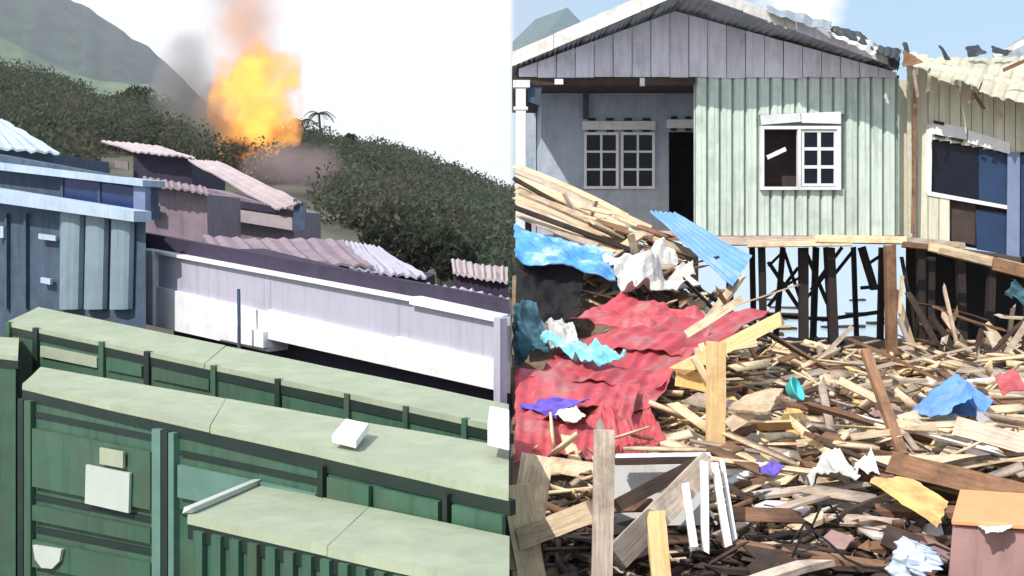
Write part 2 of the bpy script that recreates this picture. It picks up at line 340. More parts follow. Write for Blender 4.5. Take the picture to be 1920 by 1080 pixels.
def ridgehill(name, pts, Y, depth, m, n=120, rough=0.0, x0=-900, x1=960):
    V = []; 
    for k in range(n + 1):
        px = x0 + (x1 - x0) * k / n; py = ridge(px, pts) + rough * nz(px * 0.03, 0, 1, 5) + rough * 0.5 * nz(px * 0.11, 2, 1, 6)
        t = P(px, py, Y); 
        for (dy, f) in ((-depth, 0.0), (-depth * 0.6, 0.42), (-depth * 0.25, 0.8), (0, 1.0), (depth * 0.5, 0.6), (depth, 0.0)):
            z = -2.5 + (t.z + 2.5) * f + (0 if f in (0, 1) else t.z * 0.05 * nz(px * .04, dy * .01, 1, 8)); V.append((t.x * (Y + dy) / Y, Y + dy, z))
    Fq = [(k * 6 + j, (k + 1) * 6 + j, (k + 1) * 6 + j + 1, k * 6 + j + 1) for k in range(n) for j in range(5)]
    o = fastmesh(name, V, Fq, m, kind='structure'); o.data.polygons.foreach_set('use_smooth', [True] * len(Fq))
ridgehill('grass_hill', [(-900, -60), (-300, 0), (0, 66), (83, 116), (167, 148), (283, 160), (330, 190), (420, 300), (560, 420), (960, 440)], 260, 90, M['grass_hill'], rough=4)
ridgehill('mountain', [(-900, -420), (-200, -120), (0, -60), (110, -12), (160, 12), (220, 50), (300, 105), (340, 140), (420, 230), (520, 330), (700, 420), (960, 440)], 1100, 400, M['mountain'], rough=6)
# ================================================================ STILT HOUSE
HB = Vector((3.4, 19.5, 0.0))
house = thing('stilt_house', 'pale green and grey boarded stilt house with white gable roof above the rubble', 'house', HB)
XP, ZP, YP = P(1290, -14, 16.7).x, P(1290, -14, 16.7).z, 16.7
ZL = P(960, 128, 17.85).z; ZR = P(1684, 128, 17.8).z; XR = P(1684, 128, 17.8).x
def zroof(x): return ZL + (ZP - ZL) * x / XP if x < XP else ZP + (ZR - ZP) * (x - XP) / (XR - XP)
# walls, back and inside
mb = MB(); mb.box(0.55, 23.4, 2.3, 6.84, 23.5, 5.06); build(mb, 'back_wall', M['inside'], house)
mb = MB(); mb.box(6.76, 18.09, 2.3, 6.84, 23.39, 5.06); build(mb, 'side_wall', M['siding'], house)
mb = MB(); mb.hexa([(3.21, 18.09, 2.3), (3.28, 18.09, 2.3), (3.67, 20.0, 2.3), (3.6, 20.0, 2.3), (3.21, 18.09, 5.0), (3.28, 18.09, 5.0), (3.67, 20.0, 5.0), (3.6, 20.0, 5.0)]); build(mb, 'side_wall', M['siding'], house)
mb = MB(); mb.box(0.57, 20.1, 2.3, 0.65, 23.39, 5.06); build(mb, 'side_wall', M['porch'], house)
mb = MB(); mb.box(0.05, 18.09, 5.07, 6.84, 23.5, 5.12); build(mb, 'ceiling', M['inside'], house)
mb = MB(); mb.box(0.1, 18.0, 2.20, 6.9, 23.6, 2.29); build(mb, 'floor', M['wood_brown'], house)
# porch wall with a doorway
mb = MB(); a = P(1015, 0, 20).x; d0 = P(1254, 0, 20).x; zt = P(0, 247, 20).z
mb.box(a, 20.0, 2.295, d0, 20.08, 5.06); mb.box(d0, 20.0, zt, 3.66, 20.08, 5.06); build(mb, 'porch_wall', M['porch'], house)
mb = MB(); mb.pb(1094, 130, 1104, 222, 19.9, 0.09); build(mb, 'post', M['slate'], house)  # dark strip modelled for a post's shadow on the porch wall
mb = MB(); mb.box(0.06, 17.96, 4.93, 3.2, 18.08, 5.06); build(mb, 'porch_beam', M['wood_dark'], house)
for x0, x1, y0, y1 in ((1040, 1056, 148, 158), (1200, 1209, 146, 161)):
    mb = MB(); mb.pb(x0, y0, x1, y1, 17.9, 0.05); build(mb, 'bracket', M['white'], house)
def sash(parent, x0, y0, x1, y1, Y, nx, ny, fw=5, mw=4, m='white'):
    w = MB()
    w.pb(x0, y0, x0 + fw, y1, Y, 0.06); w.pb(x1 - fw, y0, x1, y1, Y, 0.06); w.pb(x0 + fw, y0, x1 - fw, y0 + fw, Y, 0.06); w.pb(x0 + fw, y1 - fw, x1 - fw, y1, Y, 0.06)
    s = build(w, 'window_sash', M[m], parent)
    cw = (x1 - x0 - 2 * fw - (nx - 1) * mw) / nx; ch = (y1 - y0 - 2 * fw - (ny - 1) * mw) / ny
    for i in range(1, nx):
        q = MB(); xx = x0 + fw + i * cw + (i - 1) * mw; q.pb(xx, y0 + fw, xx + mw, y1 - fw, Y + 0.008, 0.04); build(q, 'mullion', M[m], s)
    for j in range(1, ny):
        q = MB(); yy = y0 + fw + j * ch + (j - 1) * mw; q.pb(x0 + fw, yy, x1 - fw, yy + mw, Y + 0.012, 0.034); build(q, 'mullion', M[m], s)
    for i in range(nx):
        for j in range(ny):
            q = MB(); xx = x0 + fw + i * (cw + mw); yy = y0 + fw + j * (ch + mw); q.pb(xx, yy, xx + cw, yy + ch, Y + 0.03, 0.008); build(q, 'pane', M['glass'], s)
sash(house, 1095, 248, 1160, 354, 19.93, 2, 3)
sash(house, 1164, 248, 1228, 354, 19.93, 2, 3)
def transom(x0, y0, x1, y1, Y, holes):
    w = MB(); w.pb(x0, y0, x1, y1, Y, 0.05); t = build(w, 'transom', M['white'], house)
    for k in range(holes):
        xx = x0 + (x1 - x0) * (k + 0.3) / holes; hw = (x1 - x0) / holes * 0.42
        for yy in (y0 - 6, y1):
            q = MB(); q.pb(xx, yy, xx + hw, yy + 5, Y + 0.02, 0.03); build(q, 'vent', M['glass'], t)
transom(1092, 227, 1229, 243, 19.92, 4); transom(1250, 224, 1304, 240, 19.92, 2)
# room front: ribbed green panels round a window
xb = 1304.0; k = 0
mb = MB(); bk = P(1303, 0, 18.06)
for (x0, y0, x1, y1) in ((1303, 146, 1430, 446), (1572, 146, 1684, 446), (1430, 146, 1572, 236), (1430, 353, 1572, 446)): mb.pb(x0, y0, x1, y1, 18.075, 0.015)
build(mb, 'sheathing', M['siding_joint'], house)
pitch = 23.6
while xb < 1680:
    x0, x1 = xb + 1.6, xb + pitch - 1.6
    for (ya, yb) in (((143, 447),) if x1 < 1430 or x0 > 1572 else ((143, 214), (354, 447))):
        mb = MB(); A = P(x0, ya + random.uniform(-1, 2), 18.02); B = P(x1, yb + random.uniform(-2, 3), 18.02); e = 0.035
        pr = [(A.x, 18.07), (A.x + e * .6, 18.025 + random.uniform(-.006, .006)), (A.x + (B.x - A.x) * .48, 18.025), (A.x + (B.x - A.x) * .52, 18.035), (B.x - e * .6, 18.03), (B.x, 18.07)]
        n = len(pr); mb.add([(x, y, B.z) for x, y in pr] + [(x, y, A.z) for x, y in pr], [(i, i + 1, n + i + 1, n + i) for i in range(n - 1)] + [(n - 1, 0, n, 2 * n - 1), tuple(range(n))[::-1], tuple(range(n, 2 * n))])
        build(mb, 'wall_panel', M['siding'], house)
    xb += pitch
# window of the room
w = MB(); w.pb(1426, 236, 1433, 356, 17.95, 0.12); w.pb(1570, 236, 1577, 356, 17.95, 0.12); w.pb(1433, 236, 1570, 242, 17.95, 0.12); w.pb(1433, 350, 1570, 356, 17.95, 0.12); w.pb(1496, 242, 1502, 350, 17.955, 0.1)
build(w, 'window_frame', M['white'], house)
sash(house, 1503, 243, 1569, 349, 17.98, 2, 3, fw=5, mw=6)
for k, (q) in enumerate((((1426, 216), (1500, 212), (1502, 228), (1428, 234)), ((1502, 212), (1577, 209), (1577, 232), (1504, 230)))):
    mb = MB(); mb.quad([P(x, y, 17.94) for x, y in q], 0.04, Vector((0, 1, 0))); build(mb, 'transom', M['white'], house)
beam('broken_lath', P(1438, 296, 17.9), P(1474, 279, 17.9), 0.07, 0.03, M['white'], house)
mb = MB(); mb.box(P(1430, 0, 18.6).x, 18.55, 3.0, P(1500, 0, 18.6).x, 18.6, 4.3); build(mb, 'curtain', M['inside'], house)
# gable boards
xb = 972.0; gw = 35.5
while xb < 1668:
    A = P(xb + .7, 0, 17.99).x; B = P(min(xb + gw, 1682) - .7, 0, 17.99).x; zb = P(0, 146 + random.uniform(-2, 1), 17.99).z; yy = 17.985 + random.uniform(-.012, .012)
    za, zc = max(zb + .02, zroof(A) - .03), max(zb + .02, zroof(B) - .03)
    mb = MB()
    if A < XP < B: mb.add([(A, yy, zb), (B, yy, zb), (B, yy, zc), (XP, yy, ZP - .03), (A, yy, za), (A, yy + .02, zb), (B, yy + .02, zb), (B, yy + .02, zc), (XP, yy + .02, ZP - .03), (A, yy + .02, za)], [(0, 1, 2, 3, 4), (9, 8, 7, 6, 5), (0, 5, 6, 1), (1, 6, 7, 2), (2, 7, 8, 3), (3, 8, 9, 4), (4, 9, 5, 0)])
    else: mb.hexa([(A, yy, zb), (B, yy, zb), (B, yy + .02, zb), (A, yy + .02, zb), (A, yy, za), (B, yy, zc), (B, yy + .02, zc), (A, yy + .02, za)])
    build(mb, 'gable_board', M['gable'], house); xb += gw
mb = MB(); mb.add([(0.1, 18.03, ZL - .1), (6.75, 18.03, ZR - .12), (XP, 18.03, ZP - .06), (0.1, 18.06, ZL - .1), (6.75, 18.06, ZR - .12), (XP, 18.06, ZP - .06)], [(0, 1, 2), (5, 4, 3), (0, 3, 4, 1), (1, 4, 5, 2), (2, 5, 3, 0)])
build(mb, 'gable_backing', M['slate'], house)
# roof: corrugated sheets and barge boards; the ridge juts forward, shaped to cast a V shadow below
nS = 7
for i in range(nS):
    t0, t1 = i / nS, (i + 1) / nS + .012
    q = [(XP * t0, 17.85 + (YP - 17.85) * t0, ZL + (ZP - ZL) * t0 + .03), (XP * t1, 17.85 + (YP - 17.85) * t1, ZL + (ZP - ZL) * t1 + .03 + .008 * i), (XP * t1, 25, ZL + (ZP - ZL) * t1 + .03), (XP * t0, 25, ZL + (ZP - ZL) * t0 + .03)]
    build(sheet(q[::-1], 24, 6, 5, .014, 'u', .015, 1, .008, i), 'roof_sheet', M['zinc'], house)
for i in range(nS):
    t0, t1 = i / nS, (i + 1) / nS + .012
    f = lambda t, y: (XP + (XR - XP) * t, y, ZP + (ZR - ZP) * t + .03)
    yf = lambda t: YP + (17.8 - YP) * t
    q = [f(t0, yf(t0)), f(t1, yf(t1)), f(t1, 25), f(t0, 25)]
    build(sheet(q[::-1], 24, 8, 5, .014, 'u', .03 + .03 * i / nS, 1.2, .008, 20 + i), 'roof_sheet', M['zinc'], house)
bb = lambda a, b, c, d, Ya, Yb: [P(a[0], a[1], Ya), P(b[0], b[1], Yb), P(c[0], c[1], Yb), P(d[0], d[1], Ya)]
segs = 4
for i in range(segs):
    t0, t1 = i / segs, (i + 1) / segs - .004
    Lx = lambda t, dz: Vector((XP * t, 17.82 + (YP - .03 - 17.82) * t, ZL + (ZP - ZL) * t + dz))
    mb = MB(); o1 = random.uniform(-.015, .015)
    mb.quad([Lx(t0, .02 + o1), Lx(t1, .02), Lx(t1, .27), Lx(t0, .28)], .03, Vector((0, 1, 0))); build(mb, 'barge_board', M['fascia'], house)
    Rx = lambda t, dz: Vector((XP + (XR - XP) * t, YP - .03 + (17.77 - YP + .03) * t, ZP + (ZR - ZP) * t + dz))
    mb = MB(); mb.quad([Rx(t0, .0), Rx(t1, .0 + o1), Rx(t1, .19), Rx(t0, .2)], .03, Vector((0, 1, 0))); build(mb, 'barge_board', M['fascia' if i != 2 else 'gable'], house)
for (q, m, Y) in ((((1440, 8), (1560, 42), (1556, 56), (1440, 24)), 'zinc', 17.2), (((1545, 38), (1625, 66), (1640, 88), (1560, 60)), 'zinc_dark', 17.4), (((1560, 52), (1650, 84), (1640, 100), (1556, 66)), 'fascia', 17.3), (((1636, 78), (1692, 92), (1684, 112), (1640, 96)), 'zinc_dark', 17.6), (((1664, 98), (1690, 100), (1684, 132), (1668, 128)), 'zinc_dark', 17.7)):
    build(sheet([P(x, y, Y + .25 * (k > 1) * -1) for k, (x, y) in enumerate(q)], 14, 6, 4, .015, 'u', .07, 2, .01, 31, .05), 'torn_roof_sheet', M[m], house)
# floor edge, white porch post, stilts and braces
beam('floor_beam', P(1302, 452, 17.9), P(1530, 452, 17.9), 0.15, .1, M['wood_grey'], house)
beam('floor_beam', P(1525, 448, 17.86), P(1700, 451, 17.86), 0.13, .1, M['bamboo'], house)
beam('floor_beam', P(1400, 459, 17.84), P(1600, 456, 17.84), 0.09, .06, M['wood_tan'], house)
beam('floor_beam', P(1090, 440, 18.2), P(1302, 440, 18.2), 0.12, .1, M['wood_grey'], house)
mb = MB(); mb.pb(967, 150, 986, 470, 17.9, .14); mb.pb(962, 150, 994, 164, 17.88, .18); mb.pb(963, 200, 990, 206, 17.885, .17); build(mb, 'porch_post', M['white'], house, bevel=.008)
mb = MB(); mb.quad([P(988, 160, 18), P(1016, 160, 18), P(1012, 198, 18), P(990, 190, 18)], .06, Vector((0, 1, 0))); build(mb, 'corner_bracket', M['slate'], house)
st = [(1428, 462, 1433, 640, 9, 18.2), (1468, 462, 1452, 640, 7, 20), (1506, 462, 1507, 650, 12, 18.4), (1530, 462, 1524, 630, 8, 20.5), (1556, 462, 1566, 640, 11, 18.3), (1548, 462, 1558, 600, 6, 21.5), (1302, 460, 1302, 660, 10, 18.2), (1370, 462, 1366, 640, 9, 19.5), (1615, 462, 1640, 545, 9, 19), (1410, 462, 1414, 620, 7, 21), (1726, 462, 1728, 690, 10, 18.0), (1110, 460, 1110, 640, 10, 18.2), (1200, 460, 1200, 640, 10, 18.2), (1600, 462, 1606, 600, 6, 22), (1654, 462, 1650, 620, 8, 21.5)]
for (a, b_, c, d, wpx, Y) in st:
    p0 = P(a, b_, Y); p1 = P(c, d, Y); p1.z = min(p1.z, hr(p1.x, Y) - .05) if d > 580 else p1.z
    beam('stilt', p0, p1, 1.3 * wpx / F * Y, 1.3 * wpx / F * Y, M['stilt'], house)
beam('stilt', P(1668, 458, 17.6), P(1672, 690, 17.6), .16, .16, M['wood_brown'], house)
for (a, b_, c, d, wpx, Y) in [(1440, 490, 1500, 580, 6, 18.9), (1498, 500, 1440, 575, 6, 19.2), (1510, 470, 1552, 570, 6, 19.4), (1580, 462, 1520, 545, 6, 18.9), (1440, 500, 1470, 470, 5, 21), (1430, 560, 1500, 520, 5, 21.5), (1512, 560, 1560, 500, 5, 20), (1430, 590, 1560, 600, 6, 21), (1560, 520, 1600, 470, 6, 20.5), (1620, 500, 1665, 470, 6, 19), (1612, 540, 1662, 536, 6, 20), (1470, 470, 1500, 560, 5, 22), (1540, 600, 1650, 585, 7, 21), (1690, 480, 1720, 640, 5, 18.2)]:
    beam('brace', P(a, b_, Y), P(c, d, Y), wpx / F * Y, .06, M['stilt'], house)
beam('brace', P(1692, 515, 17.3), P(1686, 590, 17.3), .05, .05, M['wood_tan'], house); beam('brace', P(1685, 595, 17.3), P(1726, 700, 17.2), .07, .05, M['wood_grey'], house)
# ================================================================ WRECKED WING
wing = thing('wrecked_wing', 'wrecked cream boarded lean-to beside the stilt house with sagging torn roof', 'house wing', P(1820, 690, 18.4))
A = P(1698, 0, 18.35); B = P(2060, 0, 17.3)
def ow(px, py, off=0.0):                     # point on the wing's front wall
    dx, dy = B.x - A.x, B.y - A.y; r = (px - 960) / F; t = (r * A.y - A.x) / (dx - r * dy); Y = A.y + dy * t; p = P(px, py, Y)
    nrm = Vector((dy, -dx, 0)).normalized(); return p + nrm * off
ND = Vector((-(B.y - A.y), (B.x - A.x), 0)).normalized()
def wq(q, t, off=0.0): mb = MB(); mb.quad([ow(x, y, off) for x, y in q], t, ND); return mb
px = 1699.0
while px < 2050:
    x1 = px + 20.5; top = 118 + (px - 1700) * .22; bot = 446 + (px - 1700) * .2
    def seg_(ya, yb):
        build(wq([(px + .6, ya + random.uniform(-1, 1)), (x1 - .6, ya + random.uniform(-1, 1)), (x1 - .6, yb + random.uniform(-2, 2)), (px + .6, yb)], .03, random.uniform(-.008, .008)), 'wall_board', M['cream'], wing)
    if px < 1728: seg_(top - 20, bot)
    elif px < 1880:
        s = (px - 1745) / 145
        seg_(top - 10, 262 + 26 * s)
        if px < 1768: seg_(364 + 14 * s, bot)
        else: pass
    elif px > 1925: seg_(top - 10, bot)
    else: seg_(top - 10, 286)
    px = x1
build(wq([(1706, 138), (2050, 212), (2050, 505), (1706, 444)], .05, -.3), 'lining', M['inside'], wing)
for (q, m, t, off) in ((((1745, 262), (1836, 276), (1836, 380), (1742, 362)), 'glass', .03, -.12), (((1836, 277), (1890, 288), (1889, 392), (1836, 382)), 'navy', .03, -.08), (((1778, 376), (1830, 384), (1830, 460), (1782, 450)), 'inside', .03, -.12), (((1830, 392), (1888, 400), (1888, 478), (1832, 468)), 'navy', .04, -.08), (((1911, 290), (1960, 296), (1960, 486), (1911, 480)), 'navy', .03, -.06)):
    build(wq(q, t, off), 'shutter' if m == 'navy' else 'dark_pane', M[m], wing)
build(wq([(1889, 286), (1912, 284), (1911, 482), (1887, 478)], .08, .04), 'door_post', M['bluegrey'], wing)
build(wq([(1738, 358), (1892, 386), (1892, 393), (1738, 366)], .06, .03), 'window_sill', M['white'], wing)
build(wq([(1736, 232), (1748, 234), (1746, 366), (1736, 362)], .06, .035), 'window_frame', M['white'], wing)
for q in (((1748, 228), (1812, 240), (1812, 262), (1748, 252)), ((1815, 244), (1893, 268), (1893, 289), (1815, 268))):
    build(wq(q, .04, .05), 'transom', M['white'], wing)
for q in (((1750, 226), (1770, 230), (1770, 236), (1750, 232)), ((1752, 252), (1772, 256), (1772, 260), (1752, 256)), ((1782, 258), (1806, 263), (1806, 267), (1782, 262)), ((1836, 278), (1846, 281), (1846, 286), (1836, 283)), ((1856, 283), (1866, 285), (1866, 291), (1856, 288))):
    build(wq(q, .03, .07), 'vent', M['glass'], wing)
mb = MB(); mb.quad([P(1683, 150, 18.3), P(1704, 150, 18.3), P(1704, 446, 18.3), P(1683, 446, 18.3)], .05, Vector((0, 1, 0))); build(mb, 'corner_sheet', M['cream'], wing)
for x0 in (1704, 1718):
    beam('corner_board', P(x0, 140, 18.1), P(x0 + (2 if x0 < 1710 else -6), 446, 18.1), .07, .03, M['cream' if x0 < 1710 else 'wood_grey'], wing)
beam('corner_board', P(1716, 150, 18.0), P(1711, 440, 18.0), .05, .03, M['wood_brown'], wing)
M['cream_roof'] = mk('cream_roof', C(198, 192, 170), 0.7, var=0.15, scale=3, rand=0.12, dirt=C(150, 136, 110), dirt_amt=0.5, dirt_scale=1.6)
nW = 7
for i in range(nW):                         # sagging roof sheets
    u0, u1 = i / nW, (i + 1) / nW - .002
    tl = lambda u: P(1694 + 366 * u + 10, 112 - 8 * u, 19.6 - .4 * u); bl = lambda u: P(1690 + 340 * u, 121 + 112 * u + (5 if i % 2 else -3), 17.5 - .9 * u)
    build(sheet([tl(u0), tl(u1), bl(u1), bl(u0)], 16, 10, 2, .022, 'u', .04, 1.1, .008, 50 + i, .03, True), 'roof_sheet', M['cream_roof'], wing)
for (q, m, Y) in ((((1690, 96), (1716, 104), (1730, 118), (1694, 124)), 'wood_brown', 17.5), (((1756, 88), (1764, 90), (1784, 110), (1774, 112)), 'zinc_dark', 18.6), (((1808, 92), (1834, 82), (1850, 100), (1816, 108)), 'zinc_dark', 18.8), (((1856, 90), (1900, 92), (1890, 102), (1860, 100)), 'zinc_dark', 18.8), (((1690, 84), (1700, 82), (1706, 98), (1696, 100)), 'zinc_dark', 17.7)):
    build(sheet([P(x, y, Y - .1 * (k > 1)) for k, (x, y) in enumerate(q)], 8, 6, 0, 0, 'u', .08, 3, .012, 61, .08), 'torn_sheet', M[m], wing)
for a, b_, c, d in ((1712, 126, 1722, 190), (1744, 140, 1738, 178), (1822, 168, 1846, 206), (1838, 172, 1812, 196), (1868, 186, 1880, 226), (1780, 152, 1802, 166)):
    beam('hanging_lath', P(a, b_, 17.3), P(c, d, 17.4), .05, .025, M['wood_brown' if a % 4 else 'wood_grey'], wing, jag=.1)
beam('roof_lath', P(1880, 132, 17.2), P(1935, 108, 17.2), .06, .03, M['wood_brown'], wing)
mb = MB(); mb.quad([P(1700, 462, 20.5), P(2060, 500, 20.5), P(2060, 690, 20.5), P(1700, 680, 20.5)], .05, Vector((0, 1, 0))); build(mb, 'under_shade', M['shade_cable_black'], wing)  # black backdrop added for the shade beneath the wing floor
mb = MB(); mb.quad([P(1698, 452, 18.3), P(2060, 520, 17.3), P(2060, 500, 20.6), P(1698, 452, 20.6)], .06, Vector((0, 0, -1))); build(mb, 'floor', M['wood_brown'], wing)
for a, b_, c, d, wpx, Y, m in ((1700, 452, 1810, 462, 13, 17.8, 'wood_grey'), (1740, 462, 1935, 508, 17, 17.2, 'bamboo'), (1760, 470, 1890, 502, 12, 17.0, 'wood_tan'), (1690, 458, 1800, 470, 10, 17.4, 'wood_brown'), (1860, 494, 1960, 520, 24, 16.8, 'wood_brown')):
    beam('floor_beam', P(a, b_, Y), P(c, d, Y), wpx / F * Y, .08, M[m], wing)
for a, c in ((1745, 1742), (1800, 1806), (1860, 1852), (1925, 1930)):
    beam('stilt', P(a, 480, 18.2), P(c, 690, 18.0), .13, .13, M['stilt'], wing)
# neighbour roofs
nb = thing('dark_roofed_house', 'dark teal metal roof of a house rising behind the white gable', 'house', (1.2, 30, -.2))
mb = MB(); Yh = 28; ap = P(1066, 14, 30); ap2 = P(1004, 36, 30)
v = [P(962, 74, 28), P(1092, 44, 28.5), P(1150, 120, 26), P(962, 160, 25), ap, ap2]
mb.add([P(961, 78, 29), P(1004, 36, 30), P(1064, 14, 30), P(1090, 42, 29), P(1130, 110, 27), P(961, 140, 26), P(961, 78, 33), P(1004, 36, 33), P(1064, 14, 33), P(1090, 42, 33), P(1130, 110, 33), P(961, 140, 33)], [(0, 1, 5), (1, 2, 5), (2, 3, 5), (3, 4, 5), (6, 11, 7), (7, 11, 8), (8, 11, 9), (9, 11, 10), (0, 6, 7, 1), (1, 7, 8, 2), (2, 8, 9, 3), (3, 9, 10, 4), (4, 10, 11, 5), (5, 11, 6, 0)])
build(mb, 'roof', mk('teal_roof', C(96, 112, 118), .6, var=.15), nb)
mb = MB(); mb.box(.4, 27.5, -1.5, 2.3, 32.5, 6.2); build(mb, 'wall', M['porch'], nb)
nb2 = thing('neighbour_house', 'white roof edge of another house rising past the sagging cream roof', 'house', (12, 23, -1))
build(sheet([P(1868, 98, 24), P(2000, 22, 24), P(2000, 130, 22.5), P(1872, 112, 22.5)], 18, 8, 8, .015, 'u', .03, 1, .01, 3), 'roof', M['zinc'], nb2)
mb = MB(); mb.quad([P(1862, 102, 22.4), P(2000, 34, 22.4), P(2000, 48, 22.4), P(1866, 110, 22.4)], .05, Vector((0, 1, 0))); build(mb, 'barge_board', M['fascia'], nb2)
mb = MB(); mb.quad([P(1880, 112, 23.2), P(2000, 60, 23.2), P(2000, 660, 23.2), P(1880, 660, 23.2)], .1, Vector((0, 1, 0))); build(mb, 'wall', M['cream'], nb2)
# ================================================================ COLLAPSED ROOFS (left of the rubble)
TG = 'boards of the fallen tan roof'
tr = thing('collapsed_plank_roof', 'collapsed roof of long tan boards sloping down before the porch', 'roof', P(1060, 520, 15))
for i in range(22):
    f = i / 21
    p0 = P(962 + random.uniform(0, 3), 308 + 88 * f + random.uniform(-4, 4), 15.6 - 1.4 * f); e = random.uniform(-40, 50)
    p1 = P(1190 + e - 25 * f, 412 + 68 * f + .42 * e + random.uniform(-4, 4), 15.2 - 1.4 * f)
    beam('board', p0, p1, random.uniform(.09, .15), .025, M[random.choice(['bamboo', 'bamboo', 'wood_tan', 'wood_grey'])], tr, (0, -.5, 1), .12, random.uniform(-.03, .05))
beam('edge_beam', P(962, 334, 14.8), P(1170, 452, 14.6), .05, .08, M['wood_dark'], tr); beam('edge_beam', P(962, 388, 14.0), P(1185, 470, 13.9), .06, .06, M['wood_dark'], tr)
for x, y in ((990, 400), (1080, 430), (1150, 470)):
    beam('prop', P(x, y, 14.4), Vector((P(x + 5, y, 14.4).x, 14.4, .2)), .09, .09, M['wood_dark'], tr)
for i in range(26):
    x = random.uniform(1110, 1270); y = 400 + (x - 1120) * .35 + random.uniform(0, 60); a = random.uniform(-10, 60)
    beam('broken_board', P(max(x - 34, 965), y - 12 + random.uniform(-12, 12), 14.6 - random.random()), P(x + 46, y + 16 + random.uniform(-14, 12), 14.2), random.uniform(.07, .16), .025, M[random.choice(['bamboo', 'wood_tan', 'wood_brown'])], tr, (0, -.6, 1), .15)
build(sheet([P(967, 414, 13.9), P(1150, 470, 13.7), P(1158, 516, 12.9), P(967, 478, 12.7)], 44, 24, 5, .012, 'v', .12, 1.5, .012, 4, .02), 'blue_sheet', M['blue_sheet'], label='bright blue roofing sheet with pale patches sagging under the fallen tan roof', cat='roofing sheet')
build(sheet([P(1218, 398, 14.3), P(1270, 402, 14.5), P(1410, 480, 13.9), P(1374, 536, 13.0)], 36, 40, 6, .022, 'u', .05, 1, .01, 5, .01), 'blue_sheet', M['blue_dull'], label='ribbed blue roofing sheet sliding down towards the stilts of the house', cat='roofing sheet')
build(sheet([P(1130, 478, 13.4), P(1250, 474, 13.8), P(1304, 530, 13.2), P(1180, 540, 12.6)], 34, 20, 0, 0, 'u', .38, 2.2, .01, 8, .08), 'crumpled_sheet', M['grey_cloth'], label='crumpled pale grey sheet hanging between the two blue roofing sheets', cat='sheet')
build(sheet([P(967, 470, 13.2), P(1096, 496, 13.2), P(1086, 588, 12.5), P(967, 640, 12.3)], 24, 24, 0, 0, 'u', .2, 1.6, .015, 9, .02), 'shade_sheet', M['shade_cable_black'], label='black sheet standing in for the shade in the hollow under the blue roofing sheet', cat='shade sheet')  # darkness of the hollow given as a black sheet
# red roof
rd = lambda y: float(np.interp(y, [545, 640, 700, 770, 860], [12.9, 11.5, 10.7, 9.9, 9.1]))
rs = [([(1068, 592), (1166, 548), (1322, 588), (1292, 650)], 7, 11, 'crumpled red roofing sheet at the top of the fallen red roof'),
      ([(1036, 664), (1076, 630), (1446, 582), (1302, 666)], 8, 12, 'narrow red roofing sheet running towards the splintered yellow frame'),
      ([(966, 730), (1056, 648), (1334, 628), (1240, 726)], 9, 13, 'broad dusty red roofing sheet below the cyan cloth'),
      ([(966, 786), (966, 714), (1266, 690), (1226, 760)], 8, 14, 'red roofing sheet lying above the purple cloth'),
      ([(966, 876), (966, 770), (1200, 738), (1172, 834)], 9, 15, 'bright red roofing sheet under the purple cloth'),
      ([(1126, 772), (1208, 728), (1256, 842), (1168, 858)], 7, 16, 'bent red roofing sheet folded down behind the grey foreground post')]
rs = [(q, [rd(y) - .05 * (k_ % 2) - .04 * k_ for x, y in q], a_, b_, l_) for k_, (q, a_, b_, l_) in enumerate(rs)]
for q, ds, nr, sd_, lab in rs:
    build(sheet([P(x, y, d) for (x, y), d in zip(q, ds)], 30, 72, nr * 1.15, .009, 'v' if sd_ not in (16, 15) else 'v' if sd_ == 15 else 'u', .17, 1.5, .01, sd_, .014), 'red_sheet', M['red_sheet'], label=lab, cat='roofing sheet', group='sheets of the fallen red roof')
CL = [([(1012, 640), (1060, 632), (1176, 658), (1120, 682)], 11.0, 10.5, 'cyan_cloth', 'cyan and white cloth crumpled on the fallen red roof', 'cloth', .3),
      ([(962, 575), (1004, 560), (1030, 660), (966, 680)], 11.4, 10.9, 'teal_cloth', 'dark teal cloth heaped against the edge of the red roof', 'cloth', .35),
      ([(970, 762), (1020, 746), (1104, 744), (1040, 782)], 9.9, 9.6, 'purple_cloth', 'purple cloth spread on the fallen red roof', 'cloth', .16),
      ([(1030, 768), (1070, 758), (1098, 776), (1060, 788)], 9.7, 9.4, 'white_cloth', 'white cloth lying on the purple cloth', 'cloth', .12),
      ([(1010, 602), (1070, 590), (1086, 640), (1030, 650)], 11.5, 11.0, 'grey_cloth', 'pale pinkish rag beside the cyan cloth', 'rag', .3),
      ([(1404, 880), (1420, 864), (1466, 868), (1450, 890)], 8.3, 7.9, 'purple_cloth', 'small purple rag among the light planks', 'rag', .15),
      ([(1490, 872), (1560, 850), (1610, 880), (1520, 906)], 8.3, 7.8, 'grey_cloth', 'pale grey cloth heap among the light planks', 'cloth', .3),
      ([(1590, 876), (1640, 858), (1650, 892), (1600, 900)], 8.2, 7.9, 'white_cloth', 'white rag beside the pale grey cloth heap', 'rag', .25),
      ([(1690, 776), (1796, 702), (1826, 726), (1770, 784)], 10.4, 9.6, 'blue_dull', 'blue ribbed sheet tented over the planks', 'roofing sheet', .12),
      ([(1780, 776), (1800, 712), (1866, 752), (1840, 784)], 10.2, 9.8, 'blue_dull', 'small pale blue sheet behind the tented blue one', 'roofing sheet', .15),
      ([(1664, 1084), (1690, 1004), (1770, 1040), (1750, 1090)], 6.3, 5.8, 'blue_pale', 'pale blue plastic sack in the dark rubble', 'sack', .2),
      ([(1866, 716), (1900, 706), (1930, 730), (1880, 744)], 10.6, 10.2, 'red_sheet', 'scrap of red sheet under the wrecked wing', 'roofing sheet', .25),
      ([(1884, 552), (1905, 530), (1940, 540), (1930, 574)], 15.6, 15.2, 'teal_cloth', 'teal rag under the floor of the wrecked wing', 'rag', .3)]
